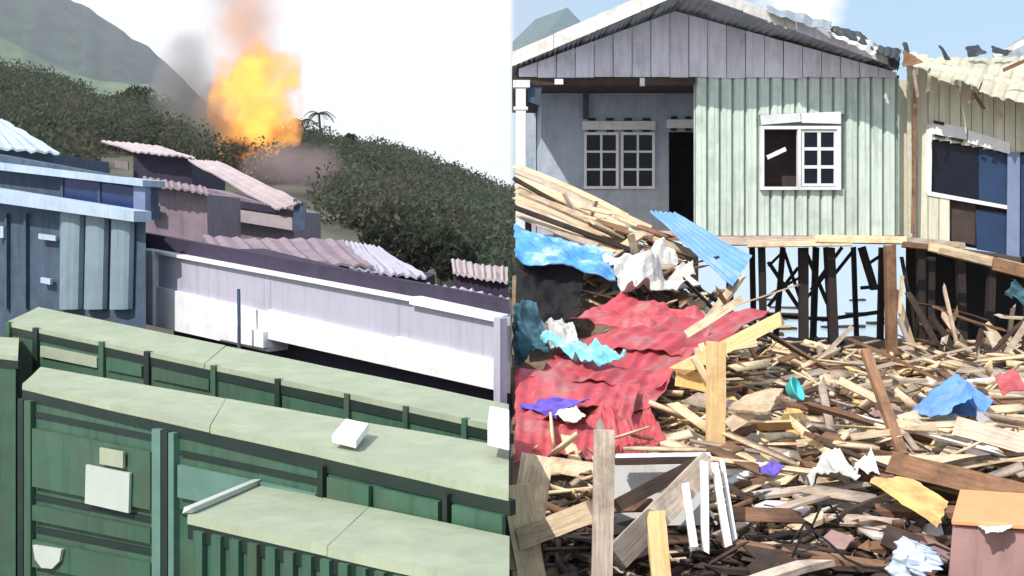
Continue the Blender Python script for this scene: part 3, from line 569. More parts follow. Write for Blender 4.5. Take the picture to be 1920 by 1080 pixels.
M['blue_pale'] = mk('blue_pale', C(186, 200, 222), .5, var=.12)
for k, (q, d1, d2, m, lab, cat, cr) in enumerate(CL):
    build(sheet([P(x, y, d) for (x, y), d in zip(q, (d1, d1, d2, d2))], 40, 30, 0, 0, 'u', cr * .6, 5.5 if cat != 'roofing sheet' else 2.0, .01, 70 + k, .035), 'cloth' if cat in ('cloth', 'rag') else ('sack' if cat == 'sack' else 'roofing_sheet'), M[m], label=lab, cat=cat, smooth=True)
for k, (q, d1, d2, lab) in enumerate((([(1440, 640), (1580, 636), (1640, 676), (1450, 684)], 18.6, 17.4, 'black sheet standing in for the house shadow on the ground below the stilts'),)):
    build(sheet([P(x, y, d) for (x, y), d in zip(q, (d1, d1, d2, d2))], 30, 24, 0, 0, 'u', .16, 2.2, .012, 130 + k, .05), 'shade_sheet', M['shade_cable_black'], label=lab, cat='shade sheet')  # black sheet laid where the house shadow darkens the ground
# ================================================================ NAMED TIMBERS
fr = thing('splintered_frame', 'splintered yellow timber frame standing at the edge of the red roof', 'timber frame', P(1342, 850, 8.9))
Yf = 9.0
beam('post', P(1343, 640, Yf), P(1342, 862, Yf), .155, .1, M['wood_new'], fr)
beam('rafter', P(1258, 702, 9.2), P(1482, 588, 9.4), .12, .08, M['wood_new'], fr, jag=.2)
beam('rafter', P(1300, 662, 9.6), P(1420, 640, 9.6), .09, .05, M['wood_tan'], fr)
beam('brace', P(1300, 668, 9.1), P(1345, 745, 9.1), .06, .05, M['wood_tan'], fr); beam('brace', P(1266, 706, 9.3), P(1330, 720, 9.3), .16, .03, M['orange_board'], fr)
beam('brace', P(1362, 800, 8.95), P(1460, 740, 9.1), .12, .03, M['wood_tan'], fr); beam('brace', P(1330, 690, 9.2), P(1312, 640, 9.3), .05, .04, M['wood_tan'], fr)
beam('brace', P(1285, 628, 10.4), P(1392, 560, 10.6), .085, .05, M['wood_tan'], fr)
def timber(lab, p, q, w, t, m, name='timber', **k): return beam(name, p, q, w, t, M[m], None, label=lab, cat='timber', **k)
timber('upright weathered grey post standing in the foreground rubble', P(1133, 800, 6), P(1128, 1110, 6), .12, .1, 'wood_grey', 'post')
timber('upright yellow stud under the slanting grey beam', P(1228, 955, 6.3), P(1242, 1110, 6.1), .115, .07, 'wood_new', 'post')
timber('long slanting weathered beam leaning on the pale panel', P(1150, 1052, 6.2), P(1330, 868, 7.0), .16, .07, 'wood_grey')
timber('tan beam slanting down from the grey post towards the broad board', P(970, 1012, 6.3), P(1116, 956, 6.2), .13, .1, 'wood_tan')
timber('broad upright tan board at the edge of the rubble', P(1008, 852, 6.6), P(975, 1075, 6.3), .2, .04, 'wood_tan', 'board')
timber('second broad tan board crossing the first at the edge of the rubble', P(968, 905, 6.4), P(1000, 1100, 6.2), .17, .04, 'bamboo', 'board')
timber('black slanting beam across the pale panel', P(1152, 950, 6.9), P(1310, 868, 7.2), .09, .06, 'wood_dark')
timber('dark horizontal rail above the pale panel', P(1150, 866, 7.3), P(1336, 862, 7.3), .05, .06, 'wood_dark')
timber('thin white rail lying on the dark rail', P(1152, 855, 7.32), P(1336, 852, 7.32), .03, .08, 'white')
mb = MB(); mb.quad([P(1150, 872, 7.5), P(1330, 872, 7.5), P(1330, 985, 7.4), P(1150, 985, 7.4)], .03, Vector((0, 1, 0))); build(mb, 'panel', M['grey_panel'], label='pale grey flat panel standing behind the slanting beams', cat='panel')
for i, (a, b_, c, d) in enumerate(((1284, 905, 1302, 1034), (1320, 862, 1322, 1040), (1338, 862, 1366, 1026), (1352, 856, 1378, 1016))):
    beam('white_stick', P(a, b_, 6.7 + .1 * i), P(c, d, 6.5 + .1 * i), .05 if i < 3 else .03, .03, M['white'], label='thin white upright batten beside the pale panel', cat='batten', group='white battens by the pale panel')
timber('pinkish brown pole leaning out of the rubble', P(1622, 656, 9.6), P(1692, 856, 8.8), .085, .07, 'wood_brown', 'pole')
timber('thick brown beam lying behind the orange chest', P(1672, 868, 8.0), P(1940, 936, 7.0), .17, .1, 'wood_brown')
timber('weathered grey plank jutting over the brown beam', P(1788, 798, 8.8), P(1950, 842, 8.4), .16, .06, 'wood_grey', 'plank')
timber('thin long tan batten above the pale grey cloth heap', P(1490, 832, 8.9), P(1760, 800, 9.0), .06, .04, 'wood_tan', 'batten')
timber('thin diagonal batten below the black stilts', P(1536, 676, 16.0), P(1598, 612, 16.4), .07, .05, 'wood_grey', 'batten')
timber('short upright batten below the black stilts', P(1536, 646, 15.8), P(1538, 680, 15.8), .06, .05, 'wood_grey', 'batten')
timber('tan batten leaning towards the cyan basin', P(1572, 712, 10.2), P(1650, 752, 10.0), .08, .04, 'wood_tan', 'batten')
build(sheet([P(1634, 896, 7.3), P(1700, 894, 7.6), P(1778, 940, 7.0), P(1760, 984, 6.7)], 18, 12, 0, 0, 'u', .03, 2, .03, 90, .04), 'plywood', M['orange_board'], label='torn yellow plywood board beside the orange chest', cat='board')
build(sheet([P(1360, 770, 9.0), P(1400, 738, 9.2), P(1470, 730, 9.1), P(1440, 776, 8.8)], 12, 8, 0, 0, 'u', .05, 2, .025, 91, .06), 'plywood', M['wood_tan'], label='tilted tan plywood sheet beside the cyan basin', cat='board')
# chest
ch = thing('chest', 'mauve box with an orange lid tilted in the foreground rubble', 'box', P(1860, 1090, 6))
mb = MB(); a = [P(1786, 986, 6.0), P(1990, 1000, 5.7), P(1990, 1150, 5.7), P(1772, 1150, 6.0)]; mb.quad(a, .5, Vector((.5, 1, .03)).normalized()); build(mb, 'body', M['mauve'], ch, bevel=.01)
mb = MB(); a = [P(1784, 984, 5.98), P(1992, 998, 5.66), P(1990, 938, 6.25), P(1800, 926, 6.6)]; mb.quad(a, .03, Vector((0, 0, 1))); build(mb, 'lid', M['orange_top'], ch, bevel=.006)
build(sheet([P(1832, 986, 5.95), P(1878, 982, 5.95), P(1900, 992, 5.75), P(1850, 1004, 5.75)], 14, 10, 0, 0, 'u', .05, 4, .01, 95, .1), 'rag', M['white_cloth'], label='white rag draped over the edge of the orange lid', cat='rag', smooth=True)
# basin
bs = MB(); cpt = P(1480, 735, 9.4); ax = Vector((.75, -.5, .45)).normalized(); u = ax.cross(Vector((0, 0, 1))).normalized(); v_ = ax.cross(u); n = 20; vs = []
for (r_, h) in ((.07, 0), (.11, .08), (.118, .084), (.112, .092), (.104, .08), (.064, .01)):
    for k in range(n): a = 2 * math.pi * k / n; vs.append(cpt + ax * h + (u * math.cos(a) + v_ * math.sin(a)) * r_)
fs = [(i * n + k, i * n + (k + 1) % n, (i + 1) * n + (k + 1) % n, (i + 1) * n + k) for i in range(5) for k in range(n)] + [tuple(range(n)), tuple(range(5 * n, 6 * n))]
bs.add(vs, fs); build(bs, 'basin', M['cyan_plastic'], label='cyan plastic basin tipped on its side in the planks', cat='basin', smooth=True)
rl = random.Random(3)
for k in range(22):
    px = rl.uniform(1715, 1925); Y = rl.uniform(16.0, 17.6); x = (px - 960) / F * Y; p0 = Vector((x, Y, hr(x, Y) + .02)); a = rl.uniform(-1, 1); p1 = p0 + Vector((a * rl.uniform(.4, 1.1), rl.uniform(-.1, .3), rl.uniform(.25, 1.5)))
    m_ = rl.choice(['wood_brown', 'wood_grey', 'wood_tan', 'wood_dark']); wn_ = {'wood_brown': 'brown', 'wood_grey': 'weathered grey', 'wood_tan': 'pale tan', 'wood_dark': 'blackened'}[m_]
    beam('leaning_timber', p0, p1, rl.uniform(.05, .13), .04, M[m_], None, jag=.2, label=wn_ + ' broken timber leaning under the floor of the wrecked wing', cat='timber', group=wn_ + ' timbers under the wing')
for k, (px, py, Y, ln) in enumerate(((1480, 800, 9.2, 1.3), (1560, 930, 7.2, 1.0), (1700, 760, 10.2, 1.6), (1420, 960, 6.8, .9), (1800, 860, 8.2, 1.2), (1640, 1000, 6.5, 1.0))):
    c0 = P(px, py, Y); pts = []; zz = hr(c0.x, Y) + .22
    for j in range(14):
        t = j / 13 - .5; pts.append(Vector((c0.x + t * ln, Y + .18 * math.sin(t * 9 + k), zz + .1 * math.sin(t * 7 + 2 * k) + .05 * math.cos(t * 17))))
    mb = MB(); mb.tube(pts, .009, 6); build(mb, 'cable', M['shade_cable_black'], label='thin black cable curling over the broken planks', cat='cable', group='cables in the rubble', smooth=True)
# ================================================================ LOOSE PLANKS
variants = {}; NV = 3
def vmesh(mat, k):
    vv = random.randrange(NV); key = (mat, k, vv)
    if key not in variants:
        r = random.Random(k * 17 + len(mat) + vv * 101); Ln = (0.5, 0.8, 1.1, 1.5, 2.0, 2.5)[k] * r.uniform(.85, 1.15)
        me = plank_mesh(Ln, r.uniform(.05, .14), r.uniform(.015, .045), k * 31 + len(mat), .16, r.uniform(-.03, .05)).mesh('plank'); fixn(me); me.materials.append(M[mat]); variants[key] = (me, Ln)
    return variants[key]
WN = {'wood_tan': 'sunlit tan', 'wood_new': 'fresh yellow', 'wood_grey': 'weathered grey', 'wood_brown': 'brown', 'wood_dark': 'blackened', 'white': 'white painted'}
def blocked(x, y):
    px = 960 + x / y * F; z = hr(x, y); py = HY + (CZ - z) / y * F
    return (px < 1235 and py < 860 and 8.2 < y < 12.8)
def scatter(n, x0, x1, y0, y1, mats, where, kmax=6, lift=.35, pitch=.18, ys=.75):
    c = 0; tries = 0
    while c < n and tries < n * 30:
        tries += 1
        x = random.uniform(x0, x1); y = random.uniform(y0, y1)
        if blocked(x, y): continue
        m = random.choice(mats); kk = random.randrange(kmax); me, Ln = vmesh(m, kk); yaw = random.gauss(0.1, ys); pt = random.gauss(0, pitch)
        ex = abs(math.cos(yaw)) * Ln / 2 + .1
        if x - ex < 0.02: continue
        if 960 + x / y * F > 2060: continue
        o = bpy.data.objects.new('plank', me); COL.objects.link(o)
        o.location = (x, y, hr(x, y) + .03 + random.random() ** 2 * lift + abs(math.sin(pt)) * Ln * .3); o.rotation_euler = (random.gauss(0, .35), pt, yaw)
        sz = ('short', 'short', 'medium', 'medium', 'long', 'long')[kk]; props(o, sz + ' ' + WN[m] + ' plank lying ' + where, 'plank', sz + ' ' + WN[m] + ' planks ' + where); c += 1
scatter(60, 2.2, 10.0, 12.4, 17.2, ['wood_tan', 'wood_tan', 'wood_grey', 'wood_brown', 'wood_new'], 'before the black stilts of the house')
scatter(70, 1.6, 7.2, 9.4, 12.4, ['wood_tan', 'wood_tan', 'wood_grey', 'wood_brown', 'wood_new', 'white'], 'round the cyan basin and tented blue sheet', 5)
scatter(60, 1.9, 5.2, 7.4, 9.4, ['wood_tan', 'wood_grey', 'wood_brown', 'wood_tan', 'wood_dark', 'white'], 'round the pale grey cloth heap', 4)
scatter(95, 0.2, 4.0, 5.5, 7.5, ['wood_dark', 'wood_dark', 'wood_brown', 'wood_grey', 'wood_dark', 'wood_tan'], 'round the foot of the grey post and orange lidded chest', 4, .16, .1, .5)
scatter(75, 0.9, 3.1, 12.9, 15.6, ['wood_tan', 'wood_grey', 'wood_brown', 'wood_dark'], 'on the heap behind the fallen red roof', 4, .35, .5)
scatter(28, 6.6, 10.5, 15.5, 18.8, ['wood_dark', 'wood_dark', 'wood_brown', 'wood_grey'], 'under the wrecked wing', 5, .9, .5)
# broken panels: plywood, plaster board, wall sheeting
PW = {'grey_panel': 'pale grey', 'wood_tan': 'tan plywood', 'mauve': 'mauve painted', 'siding': 'pale green', 'gable': 'lavender grey', 'wood_dark': 'blackened', 'orange_board': 'yellow plywood', 'blue_dull': 'dull blue', 'cream': 'cream'}
def broken_panel(x, y, m, w_, h_, tilt, yaw, where, sd_):
    r = random.Random(sd_); n = r.randint(4, 6); pts = []
    for k in range(n):
        a = 2 * math.pi * (k + r.uniform(-.25, .25)) / n; pts.append((math.cos(a) * w_ * .7, math.sin(a) * h_ * .7))
    mb = MB(); t = .018; mb.add([(a, b_, 0) for a, b_ in pts] + [(a, b_, t) for a, b_ in pts], [tuple(range(n))[::-1], tuple(range(n, 2 * n))] + [(k, (k + 1) % n, n + (k + 1) % n, n + k) for k in range(n)])
    me = mb.mesh('broken_panel'); fixn(me); me.materials.append(M[m]); o = bpy.data.objects.new('broken_panel', me); COL.objects.link(o)
    o.location = (x, y, hr(x, y) + .16 + abs(math.sin(tilt)) * h_ * .35); o.rotation_euler = (tilt, r.uniform(-.3, .3), yaw)
    props(o, 'broken ' + PW[m] + ' panel lying ' + where, 'panel', PW[m] + ' broken panels ' + where)
rq = random.Random(5)
for k in range(46):
    y = rq.uniform(7.6, 16.5); px = rq.uniform(1270 if y > 9 else 1400, 1920); x = (px - 960) / F * y
    where = 'before the black stilts of the house' if y > 12.4 else ('round the cyan basin and tented blue sheet' if y > 9.4 else 'round the pale grey cloth heap')
    broken_panel(x, y, rq.choice(['grey_panel', 'wood_tan', 'mauve', 'siding', 'gable', 'wood_dark', 'orange_board', 'wood_tan', 'cream']), rq.uniform(.18, .42), rq.uniform(.14, .32), rq.uniform(-.2, .95), rq.uniform(-.8, .8), where, k)
for k in range(9):
    y = rq.uniform(13.2, 15.2); x = rq.uniform(1.0, 2.7); broken_panel(x, y, rq.choice(['grey_panel', 'wood_dark', 'gable', 'blue_dull', 'wood_tan']), rq.uniform(.25, .5), rq.uniform(.2, .4), rq.uniform(.2, 1.1), rq.uniform(-.8, .8), 'on the heap behind the fallen red roof', 90 + k)
for k in range(9):
    y = rq.uniform(5.9, 7.2); px = rq.uniform(1400, 1760); x = (px - 960) / F * y; broken_panel(x, y, rq.choice(['wood_dark', 'wood_dark', 'mauve', 'grey_panel']), rq.uniform(.15, .35), rq.uniform(.12, .25), rq.uniform(-.2, .8), rq.uniform(-.8, .8), 'round the foot of the orange lidded chest', 110 + k)
# driftwood on the water behind the stilts
for k in range(14):
    px = rq.uniform(1420, 1700); py = rq.uniform(560, 640); Y = 4.55 * F / (py - HY); c0 = P(px, py, Y); a = rq.uniform(-.5, .5); l_ = rq.uniform(.6, 2.2); dv = Vector((math.cos(a), math.sin(a), rq.uniform(-.04, .04))) * l_ / 2; c0.z = -2.17
    beam('driftwood', c0 - dv, c0 + dv, rq.uniform(.2, .5), .16, M['wood_dark'], None, (0, 0, 1), label='dark driftwood floating on the water behind the stilts', cat='driftwood', group='driftwood behind the stilts')
# splinters and chips
def chips(n, x0, x1, y0, y1, lift, seed, sz=(.04, .28), wz=(.012, .06), tz=(.006, .02)):
    g = np.random.default_rng(seed); V = []; 
    cnt = 0
    for i in range(n):
        x = g.uniform(x0, x1); y = g.uniform(y0, y1)
        if blocked(x, y): continue
        l_ = g.uniform(*sz); w_ = g.uniform(*wz); t_ = g.uniform(*tz)
        if x - l_ / 2 < .03: continue
        e = Matrix.Rotation(g.normal(0, 1.0), 3, 'Z') @ Matrix.Rotation(g.normal(0, .3), 3, 'Y') @ Matrix.Rotation(g.normal(0, .6), 3, 'X'); c0 = Vector((x, y, hr(x, y) + .01 + g.random() ** 2 * lift))
        for sx, sy, sz_ in ((-1, -1, -1), (1, -1, -1), (1, 1, -1), (-1, 1, -1), (-1, -1, 1), (1, -1, 1), (1, 1, 1), (-1, 1, 1)):
            V.append(c0 + e @ Vector((sx * l_ / 2 * (1 - .3 * (sy > 0)), sy * w_ / 2, sz_ * t_ / 2)))
        cnt += 1
    B = np.arange(cnt)[:, None, None] * 8; Fq = (B + np.array([(3, 2, 1, 0), (4, 5, 6, 7), (0, 1, 5, 4), (1, 2, 6, 5), (2, 3, 7, 6), (3, 0, 4, 7)])[None]).reshape(-1, 4)
    return [tuple(v) for v in V], Fq
V, Fq = chips(6500, .1, 10.5, 7.4, 18.5, .22, 3); props(fastmesh('splinters', V, Fq, M['splinter']), 'pale splintered wood and chips strewn through the rubble', 'splinters', None, 'stuff')
for nm_, m_, n_, sd_, ya in (('broken_grey_boards', 'wood_grey', 520, 41, 7.6), ('broken_tan_boards', 'wood_tan', 620, 42, 7.8), ('broken_pale_boards', 'bamboo', 420, 43, 8), ('broken_brown_boards', 'wood_brown', 420, 44, 7)):
    V, Fq = chips(n_, .1, 10.5, ya, 18, .42, sd_, (.3, .95), (.05, .15), (.015, .045)); props(fastmesh(nm_, V, Fq, M[m_]), nm_.replace('_', ' ') + ' jumbled through the rubble too thickly to count', 'boards', None, 'stuff')
V, Fq = chips(2600, .1, 6, 5.4, 8.5, .2, 5, (.05, .4)); props(fastmesh('charred_scraps', V, Fq, M['wood_dark']), 'dark charred scraps strewn between the foreground planks', 'scraps', None, 'stuff')
for nm_, m_, n_, sd_ in (('blue_scraps', 'blue_dull', 90, 31), ('red_scraps', 'red_sheet', 90, 32), ('cyan_scraps', 'cyan_cloth', 80, 33), ('grey_scraps', 'grey_cloth', 400, 34)):
    V, Fq = chips(n_, .8, 10.5, 7, 18, .25, sd_, (.06, .22)); props(fastmesh(nm_, V, Fq, M[m_]), nm_.replace('_', ' ') + ' of sheet and plastic strewn through the rubble', 'scraps', None, 'stuff')
V, Fq = chips(420, 1.5, 10.5, 7, 18.5, .3, 6, (.05, .22)); props(fastmesh('white_scraps', V, Fq, M['white']), 'small white scraps strewn through the rubble', 'scraps', None, 'stuff')
# ================================================================ LEFT YARD: GREEN CONTAINERS
GZ = -1.8
class Wall:
    def __init__(s, a, b): s.a = Vector(a); s.b = Vector(b); d = s.b - s.a; s.n = Vector((d.y, -d.x, 0)).normalized()
    def pt(s, px, py, off=0.0):
        d = s.b - s.a; r = (px - 960) / F; t = (r * s.a.y - s.a.x) / (d.x - r * d.y); p = P(px, py, s.a.y + d.y * t); return p + s.n * off
    def slab(s, q, t, off):        # pixel quad on the wall, front face at off, thickness t behind
        mb = MB(); mb.quad([s.pt(x, y, off) for x, y in q], t, -s.n); mb.v = [(min(v[0], -.0015 * v[1]), v[1], v[2]) for v in mb.v]; return mb
def container(label, NL, NR, FL, FR, lip=.05):
    nl, nr, fl, fr_ = P(*NL), P(*NR), P(*FL), P(*FR)
    c = (nl + nr + fl + fr_) / 4; root = thing('green_container', label, 'container', (c.x, c.y, GZ), 'green containers in the yard')
    mb = MB(); ins = lambda p, q: p + (q - p).normalized() * .06
    a, b2, c2, d2 = nl.lerp(c, .03), nr.lerp(c, .03), fr_.lerp(c, .03), fl.lerp(c, .03)
    bot = [Vector((p.x, p.y, GZ)) for p in (a, b2, c2, d2)]; top = [p - Vector((0, 0, .1)) for p in (a, b2, c2, d2)]
    mb.hexa(bot + top); build(mb, 'body', M['green'], root)
    # roof as several sheets with a lip
    n = 2
    for i in range(n):
        u0, u1 = i / n, (i + 1) / n - .0015
        q = [fl.lerp(fr_, u0), fl.lerp(fr_, u1), nl.lerp(nr, u1), nl.lerp(nr, u0)]; dz = Vector((0, 0, random.uniform(-.003, .004)))
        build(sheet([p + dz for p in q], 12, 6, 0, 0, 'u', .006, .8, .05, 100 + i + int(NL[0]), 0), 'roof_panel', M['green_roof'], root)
    W_ = Wall((a.x, a.y, 0), (b2.x, b2.y, 0))
    mb = MB(); mb.quad([nl + Vector((0, 0, -.05)), nr + Vector((0, 0, -.05)), nr + Vector((0, 0, -.13)), nl + Vector((0, 0, -.13))], .05, -W_.n); build(mb, 'top_rail', M['green_dk'], root)
    return root, W_
c3, w3 = container('long green container with pale roof standing below the white shed', (12, 604, 12), (956, 802, 7.8), (72, 576, 13.3), (956, 758, 8.8))
for x in (14, 66, 190, 275, 400, 520, 650, 760, 870): build(w3.slab([(x, 600 + x * .21), (x + 9, 602 + x * .21), (x + 9, 960), (x, 960)], .06, .035), 'upright', M['green_dk' if x in (66, 275, 520) else 'green'], c3)
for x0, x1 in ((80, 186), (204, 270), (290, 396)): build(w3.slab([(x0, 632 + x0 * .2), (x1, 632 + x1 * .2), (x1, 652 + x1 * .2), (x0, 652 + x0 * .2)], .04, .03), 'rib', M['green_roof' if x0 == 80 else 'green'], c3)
c0, w0 = container('dark green container half hidden beside the long pale roofed one', (-260, 640, 11.2), (34, 668, 10.6), (-260, 615, 12.5), (36, 634, 11.8))
c2_, w2 = container('green container with white notices on its door', (42, 720, 8.6), (956, 922, 5.4), (76, 688, 9.9), (956, 838, 6.5))
yl = lambda x: 720 + (x - 42) * .221
for x, wd, m in ((44, 10, 'green_dk'), (56, 12, 'green'), (296, 16, 'bluegreen'), (314, 11, 'green_dk'), (327, 10, 'bluegreen'), (606, 10, 'green_dk'), (840, 9, 'green_dk')):
    if m not in M: M[m] = mk(m, C(92, 126, 116), .5, var=.15)
    build(w2.slab([(x, yl(x) + 26), (x + wd, yl(x) + 28), (x + wd, 1400), (x, 1400)], .06, .05), 'upright', M[m], c2_)
for (y0, th, m) in ((772, 9, 'green_dk'), (802, 108, 'green'), (926, 9, 'green_dk'), (945, 28, 'green'), (986, 10, 'green_dk'), (1010, 50, 'green')):
    build(w2.slab([(70, y0), (292, y0 + 44), (292, y0 + 44 + th), (70, y0 + th)], .03, .02 if m == 'green_dk' else .045), 'door_rib', M[m], c2_)
for (y0, th, m) in ((840, 9, 'green_dk'), (866, 60, 'bluegreen'), (950, 9, 'green_dk')):
    build(w2.slab([(342, y0 + 4), (600, y0 + 58), (600, y0 + 58 + th), (342, y0 + 4 + th)], .03, .02 if m == 'green_dk' else .04), 'door_rib', M[m], c2_)
for (x0, x1) in ((622, 700), (716, 830), (856, 950)):
    build(w2.slab([(x0, yl(x0) + 44), (x1, yl(x1) + 44), (x1, yl(x1) + 130), (x0, yl(x0) + 130)], .03, .04), 'side_panel', M['green'], c2_)
s_ = build(w2.slab([(178, 868), (260, 884), (258, 958), (176, 940)], .02, .075), 'notice', M['sign'], c2_); s_['label'] = 'white rectangular notice on the container door'
build(w2.slab([(206, 836), (250, 844), (250, 874), (206, 866)], .02, .085), 'notice', M['green_roof'], c2_)
mb = MB(); qs = [(78, 1018), (132, 1026), (128, 1048), (114, 1062), (94, 1060), (82, 1044)]; p1_ = [w2.pt(x, y, .075) for x, y in qs]; p2_ = [w2.pt(x, y, .05) for x, y in qs]; k = len(qs)
mb.add(p1_ + p2_, [tuple(range(k)), tuple(range(k, 2 * k))[::-1]] + [(i, k + i, k + (i + 1) % k, (i + 1) % k) for i in range(k)]); build(mb, 'notice', M['sign'], c2_)
def topbox(name, q, d, h, m, lab, cat):
    mb = MB(); pts = [P(x, y, dd) for (x, y), dd in zip(q, d)]; mb.hexa(pts + [p + Vector((0, 0, h)) for p in pts]); return build(mb, name, M[m], label=lab, cat=cat, bevel=.008)
topbox('tray', [(622, 830), (668, 842), (692, 808), (648, 798)], (6.35, 6.25, 6.7, 6.8), .05, 'white', 'flat white tray lying on the pale container roof', 'tray')
topbox('crate', [(914, 836), (955, 846), (955, 806), (918, 798)], (6.15, 6.0, 6.5, 6.6), .13, 'white', 'white crate at the end of the pale container roof', 'crate')
c1, w1 = container('low green ribbed container with pale roof in the foreground of the yard', (352, 966, 5.6), (956, 1098, 4.3), (484, 908, 6.7), (956, 1004, 5.3))
for x in range(372, 950, 34):
    y_ = 966 + (x - 352) * .22; build(w1.slab([(x, y_ + 22), (x + 17, y_ + 26), (x + 17, 1300), (x, 1300)], .04, .035), 'rib', M['green'], c1)
beam('edge_strip', P(350, 958, 5.6), P(484, 902, 6.7), .05, .03, M['sign'], c1, (0, 0, 1))
# ================================================================ WHITE SHED
sh = thing('white_shed', 'long white shed with a dark roof edge behind the green containers', 'shed', (P(600, 0, 13).x, 13.6, GZ))
ws = Wall((P(262, 0, 15).x, 15, 0), (P(956, 0, 10).x, 10, 0))
yt = lambda x: 466 + (x - 262) * .187; yb = lambda x: 582 + (x - 262) * .226
bk = -ws.n * 1.6
mb = MB(); q = [ws.pt(262, yt(262), -.12), ws.pt(955, yt(955), -.12)]; g = [Vector((p.x, p.y, GZ)) for p in q]
cl_ = lambda p: Vector((min(p.x, -.012 * p.y / 10), p.y, p.z))
q = [p - ws.n * .42 for p in q]; g = [p - ws.n * .42 for p in g]; q = [p - Vector((0, 0, .03)) for p in q]
mb.hexa([cl_(p) for p in (g[0], g[1], g[1] + bk, g[0] + bk, q[0], q[1], q[1] + bk, q[0] + bk)]); build(mb, 'body', M['purple_dk'], sh)
xs = [264, 500, 740, 954]
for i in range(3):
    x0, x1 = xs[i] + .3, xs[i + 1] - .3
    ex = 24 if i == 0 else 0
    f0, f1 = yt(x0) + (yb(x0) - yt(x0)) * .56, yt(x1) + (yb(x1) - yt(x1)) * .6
    build(ws.slab([(x0, f0), (x1, f1), (x1, yb(x1) + ex), (x0, yb(x0) + ex)], .3, -.02), 'lower_lit_panel', M['white'], sh)  # lit lower zone of the wall, its light put into white
    build(ws.slab([(x0, yt(x0) + 2), (x1, yt(x1) + 2), (x1, f1), (x0, f0)], .3, -.06), 'upper_shade_panel', M['lav'], sh)  # shaded upper zone of the wall, its shade put into lavender grey
build(ws.slab([(258, yt(258)), (290, yt(290)), (290, yb(290) + 22), (258, yb(258) + 22)], .3, .03), 'end_post', M['white'], sh)
build(ws.slab([(944, yt(944)), (956, yt(956)), (956, 800), (944, 798)], .1, .14), 'end_post', M['lav'], sh)
build(ws.slab([(770, 556), (944, 592), (944, 606), (770, 570)], .3, .02), 'header', M['white'], sh)
build(ws.slab([(268, yt(268) - 1), (768, yt(768) - 1), (768, yt(768) + 4), (268, yt(268) + 4)], .3, .01), 'header', M['white'], sh)
mb = MB(); q = [P(268, 436, 15.3), P(955, 562, 10.25), P(955, 598, 10.2), P(268, 470, 15.25)]; q = [p + ws.n * .0 for p in q]; mb.quad(q, .5, Vector((-.2, .95, 0)).normalized()); build(mb, 'roof_edge', M['purple_dk'], sh)
build(ws.slab([(410, 604), (500, 622), (500, 652), (410, 634)], .3, .05), 'step_block', M['white'], sh)
mb = MB(); mb.tube([ws.pt(482, 660, .26), ws.pt(482, 600, .26), ws.pt(481, 540, .26)], .022); build(mb, 'flag_pole', M['slate'], label='thin dark pole standing before the white shed', cat='pole')
# ================================================================ GREY BLOCK AND TIN ROOFS ON THE LEFT
gb = thing('corrugated_kiosk', 'blue grey kiosk with a corrugated end wall and blue upper window', 'kiosk', (P(150, 0, 14).x, 15, GZ))
wk = Wall((P(-120, 0, 15.2).x, 15.2, 0), (P(266, 0, 13.9).x, 13.9, 0))
mb = MB(); q = [wk.pt(-120, 360, -.1), wk.pt(264, 404, -.1)]; g = [Vector((p.x, p.y, GZ)) for p in q]; bk = Vector((-.4, 1, 0)) * 1.6
mb.hexa([g[0], g[1], g[1] + bk, g[0] + bk, q[0], q[1], q[1] + bk, q[0] + bk]); build(mb, 'body', M['slate'], gb)
for i, x in enumerate((112, 158, 206)):
    mb = MB(); n = 6; V = []
    for k in range(n + 1):
        a = math.pi * k / n; px = x + 21 - 20 * math.cos(a); V += [wk.pt(px, 396, -.06 + .1 * math.sin(a) ** .6), wk.pt(px - 4, 580, -.06 + .1 * math.sin(a) ** .6)]
    mb.add(V, [(2 * k, 2 * k + 2, 2 * k + 3, 2 * k + 1) for k in range(n)] + [(2 * n, 0, 1, 2 * n + 1)]); build(mb, 'corrugation', M['corr_grey'], gb)
build(wk.slab([(-120, 335), (268, 396), (268, 416), (-120, 362)], .35, .18), 'roof_edge', M['paleblue'], gb)
for q in (((72, 438), (104, 442), (104, 452), (72, 448)), ((76, 520), (94, 523), (94, 534), (76, 530)), ((-8, 424), (6, 424), (6, 446), (-8, 446))):
    build(wk.slab(q, .05, .0), 'fitting', M['paleblue'], gb)
for x in (4, 40, 108): build(wk.slab([(x, 400), (x + 4, 400), (x + 4, 580), (x, 580)], .05, -.04), 'door_bar', M['corr_grey' if x == 108 else 'slate'], gb)
wu = Wall((P(-120, 0, 15.8).x, 15.8, 0), (P(276, 0, 14.6).x, 14.6, 0))
build(wu.slab([(-120, 270), (268, 340), (268, 412), (-120, 350)], .25, -.1), 'upper_storey', M['slate'], gb)
uw = build(wu.slab([(112, 332), (250, 352), (250, 394), (112, 376)], .03, -.05), 'window', M['bluewin'], gb)
for x in (110, 180, 250): build(wu.slab([(x, 330 + (x - 110) * .15), (x + 5, 330 + (x - 110) * .15), (x + 5, 400), (x, 386)], .04, -.03), 'window_bar', M['slate'], uw)
build(wu.slab([(-120, 290), (276, 338), (276, 350), (-120, 305)], .5, .1), 'eave', M['paleblue'], gb)
build(wu.slab([(252, 346), (274, 350), (274, 402), (252, 398)], .12, .02), 'corner_post', M['bluegrey'], gb)
